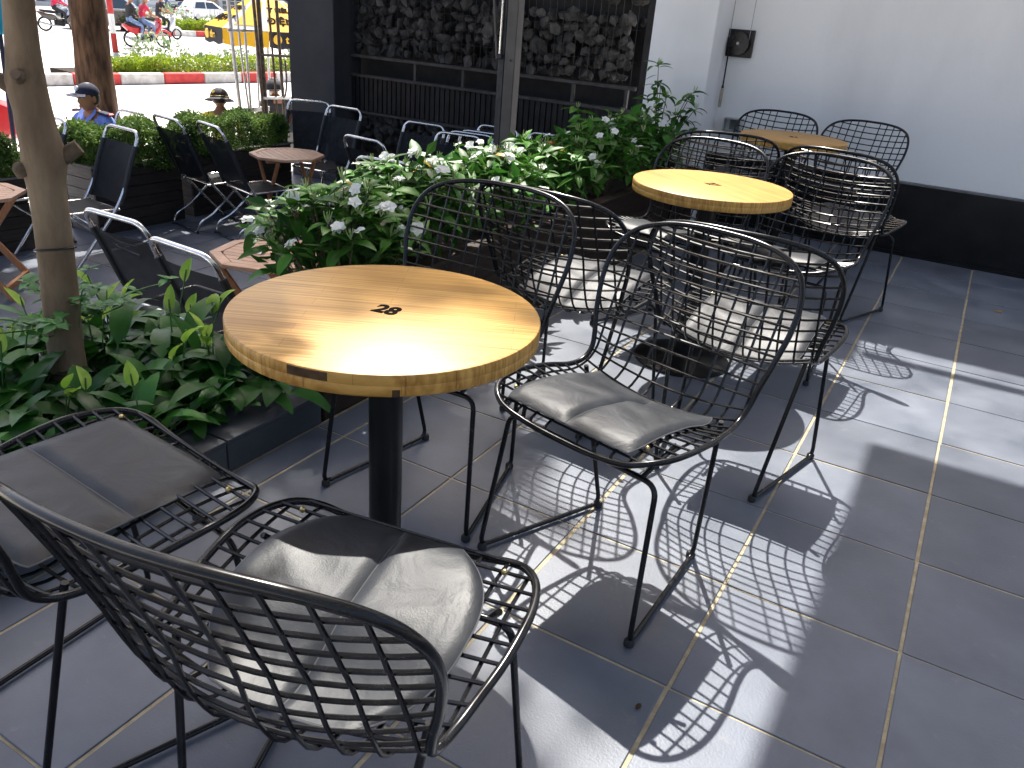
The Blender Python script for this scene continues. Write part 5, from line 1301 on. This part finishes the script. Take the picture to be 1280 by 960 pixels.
# ------------------------------------------------------------------ ladders and frames by the column
al = thing('aluminium_frame', 'dull aluminium barred frame standing behind the hedge by the column', 'frame', (-8.2, 5.45, ZL))
for y0, y1, r_ in ((-.10, .0, .022), (.0, .135, .013), (.14, .17, .015), (.33, .31, .012)):
    part('bar', MB().tube([(0, y0, 2.6), (0, y0*.5 + y1*.5, 1.4), (0, y1, .72)], r_, 8), M['alu'], al)
part('bottom_rail', MB().box((0, .22, .71), (.04, .50, .055)), M['alu'], al, smooth=False, bevel=.004)
part('top_rail', MB().box((0, .12, 1.62), (.03, .46, .03)), M['alu'], al, smooth=False, bevel=.004)
for y in (.0, .44): part('leg', MB().tube([(0, y, .70), (0, y, 0)], .02, 8), M['alu'], al)
ld = thing('rusty_ladder', 'brown rusty step ladder leaning beside the charcoal column', 'ladder', (-8.05, 5.70, ZL))
for y0, y1, r_ in ((-.02, .02, .020), (.07, .05, .026), (.22, .25, .014), (.36, .36, .020), (.43, .60, .024), (.50, .72, .024)):
    part('rail', MB().tube([(-.1 if y0 < .4 else .04, y0, 2.7), (0, y1, 0)], r_, 8), M['rust_steel'], ld)
for z in (.30, .86, 1.36, 2.0): part('rung', MB().bar((-.02, -.0, z), (-.02, .50, z - .02), .05, .03), M['alu' if z != 1.36 else 'rust_steel'], ld, smooth=False)
part('chain', MB().tube([(.03, .36, 1.3), (.035, .37, 1.1), (.03, .36, .95), (.04, .33, .88), (.035, .30, .86)], .012, 6), M['rust_steel'], ld)

# ------------------------------------------------------------------ advertising parasol
px = thing('yellow_parasol', 'yellow, grey and black advertising parasol behind the ladders', 'parasol', (-11.5, 9.16, ZL))
Rp, zt_, ze = 1.02, 2.12, 1.47
part('pole', MB().tube([(0, 0, 0), (0, 0, zt_ + .08)], .025, 10), M['alu'], px)
part('base', MB().lathe([(.28, 0), (.28, .06), (.05, .12)], 20), M['kerb_w'], px)
a0p = R(-20)
for k in range(8):
    a, b = a0p + k*math.pi/4 - math.pi/8, a0p + k*math.pi/4 + math.pi/8
    P1 = Vector((math.cos(a)*Rp, math.sin(a)*Rp, ze)); P2 = Vector((math.cos(b)*Rp, math.sin(b)*Rp, ze)); T_ = Vector((0, 0, zt_))
    col_ = 'yellow_cloth' if k % 2 == 0 else 'grey_cloth'
    mb = MB(); mb.add([T_, P1, P2, T_ - Vector((0, 0, .012)), P1 - Vector((0, 0, .012)), P2 - Vector((0, 0, .012))], [(0, 1, 2), (3, 5, 4), (0, 3, 4, 1), (0, 2, 5, 3)])
    pn = part('panel', mb, M[col_], px, smooth=False)
    dn = Vector((0, 0, -.24)); o_ = ((P1 + P2)/2).normalized(); o_.z = 0
    mb = MB(); nn = 8; vs = []
    for q in range(nn + 1):
        e = P1.lerp(P2, q/nn); sag = -.03*math.sin(math.pi*q/nn*2)**2
        vs += [e, e + dn + Vector((0, 0, sag)) + o_*.02, e - o_*.006, e + dn + Vector((0, 0, sag)) + o_*.014]
    mb.add(vs, [(4*q, 4*q + 4, 4*q + 5, 4*q + 1) for q in range(nn)] + [(4*q + 2, 4*q + 3, 4*q + 7, 4*q + 6) for q in range(nn)])
    part('valance', mb, M['black_cloth' if k % 2 == 0 else 'yellow_cloth'], pn, smooth=False)
    part('rib', MB().tube([T_ - Vector((0, 0, .03)), P1 - Vector((0, 0, .02))], .008, 6), M['alu'], px)
    if k % 2 == 0:
        # lettering lies on the panel
        mid = (P1 + P2)/2; xd = (P2 - P1).normalized(); yd = (T_ - mid).normalized(); nd = xd.cross(yd)
        for txt, sz, f_, mt in (('Y SIÊU', .15, .47, 'stamp'), ('ĐIỆN T', .20, .22, 'stamp')):
            o = link('lettering', text_mesh(txt, sz, 'lettering', bold=.008, extrude=.002, shear=.25), pn); o.data.materials.append(M[mt])
            o.matrix_local = Matrix((xd, yd, nd)).transposed().to_4x4(); o.location = mid + yd*(T_ - mid).length*f_ + nd*.006
        yd2 = Vector((0, 0, 1)); nd2 = xd.cross(yd2)
        o = link('lettering', text_mesh('the', .16, 'lettering', bold=.006, extrude=.002), pn); o.data.materials.append(M['gold'])
        o.matrix_local = Matrix((xd, yd2, nd2)).transposed().to_4x4(); o.location = mid + Vector((0, 0, -.12)) + nd2*.022 - xd*.0
        part('round_emblem', MB().tube([mid - xd*.25 + Vector((0, 0, -.12)) + nd2*.008, mid - xd*.25 + Vector((0, 0, -.12)) + nd2*.026], .075, 20), M['gold'], pn)
    else:
        mid = (P1 + P2)/2; yd = (T_ - mid).normalized(); xd = (P2 - P1).normalized(); nd = xd.cross(yd)
        q = MB(); c0 = mid + yd*.10; c1 = mid + yd*.75
        q.add([c0 - xd*.22 + nd*.006, c0 + xd*.22 + nd*.006, c1 + xd*.07 + nd*.006, c1 - xd*.07 + nd*.006, c0 - xd*.22, c0 + xd*.22, c1 + xd*.07, c1 - xd*.07], [(0, 1, 2, 3), (7, 6, 5, 4)] + [(i, i + 4, (i + 1) % 4 + 4, (i + 1) % 4) for i in range(4)])
        part('light_patch', q, M['yellow_cloth'], pn, smooth=False)
# folded teal parasol at the pavement edge
tp = thing('teal_parasol', 'folded teal parasol on a thin dark pole beside the smooth tree', 'parasol', (-9.05, 3.17, ZL))
part('pole', MB().tube([(.02, -.10, 0), (0, 0, 1.6), (-.01, .03, 2.9)], .022, 8), M['navy'], tp)
mb = MB(); n = 16
prof2 = [(.16, 1.48), (.20, 1.55), (.17, 2.0), (.10, 2.5), (.03, 2.85)]
for (r_, z) in prof2:
    for k in range(n):
        a = 2*math.pi*k/n; q = r_*(1 + .25*math.cos(8*a)); mb.v.append((q*math.cos(a), q*math.sin(a), z))
for i in range(len(prof2) - 1):
    for k in range(n): mb.f.append((i*n + k, i*n + (k + 1) % n, (i + 1)*n + (k + 1) % n, (i + 1)*n + k)); mb.mi.append(0)
part('folded_canopy', mb, M['teal_cloth'], tp)
part('base', MB().lathe([(.25, 0), (.25, .06), (.05, .1)], 18, (.02, -.10, 0)), M['kerb_w'], tp)
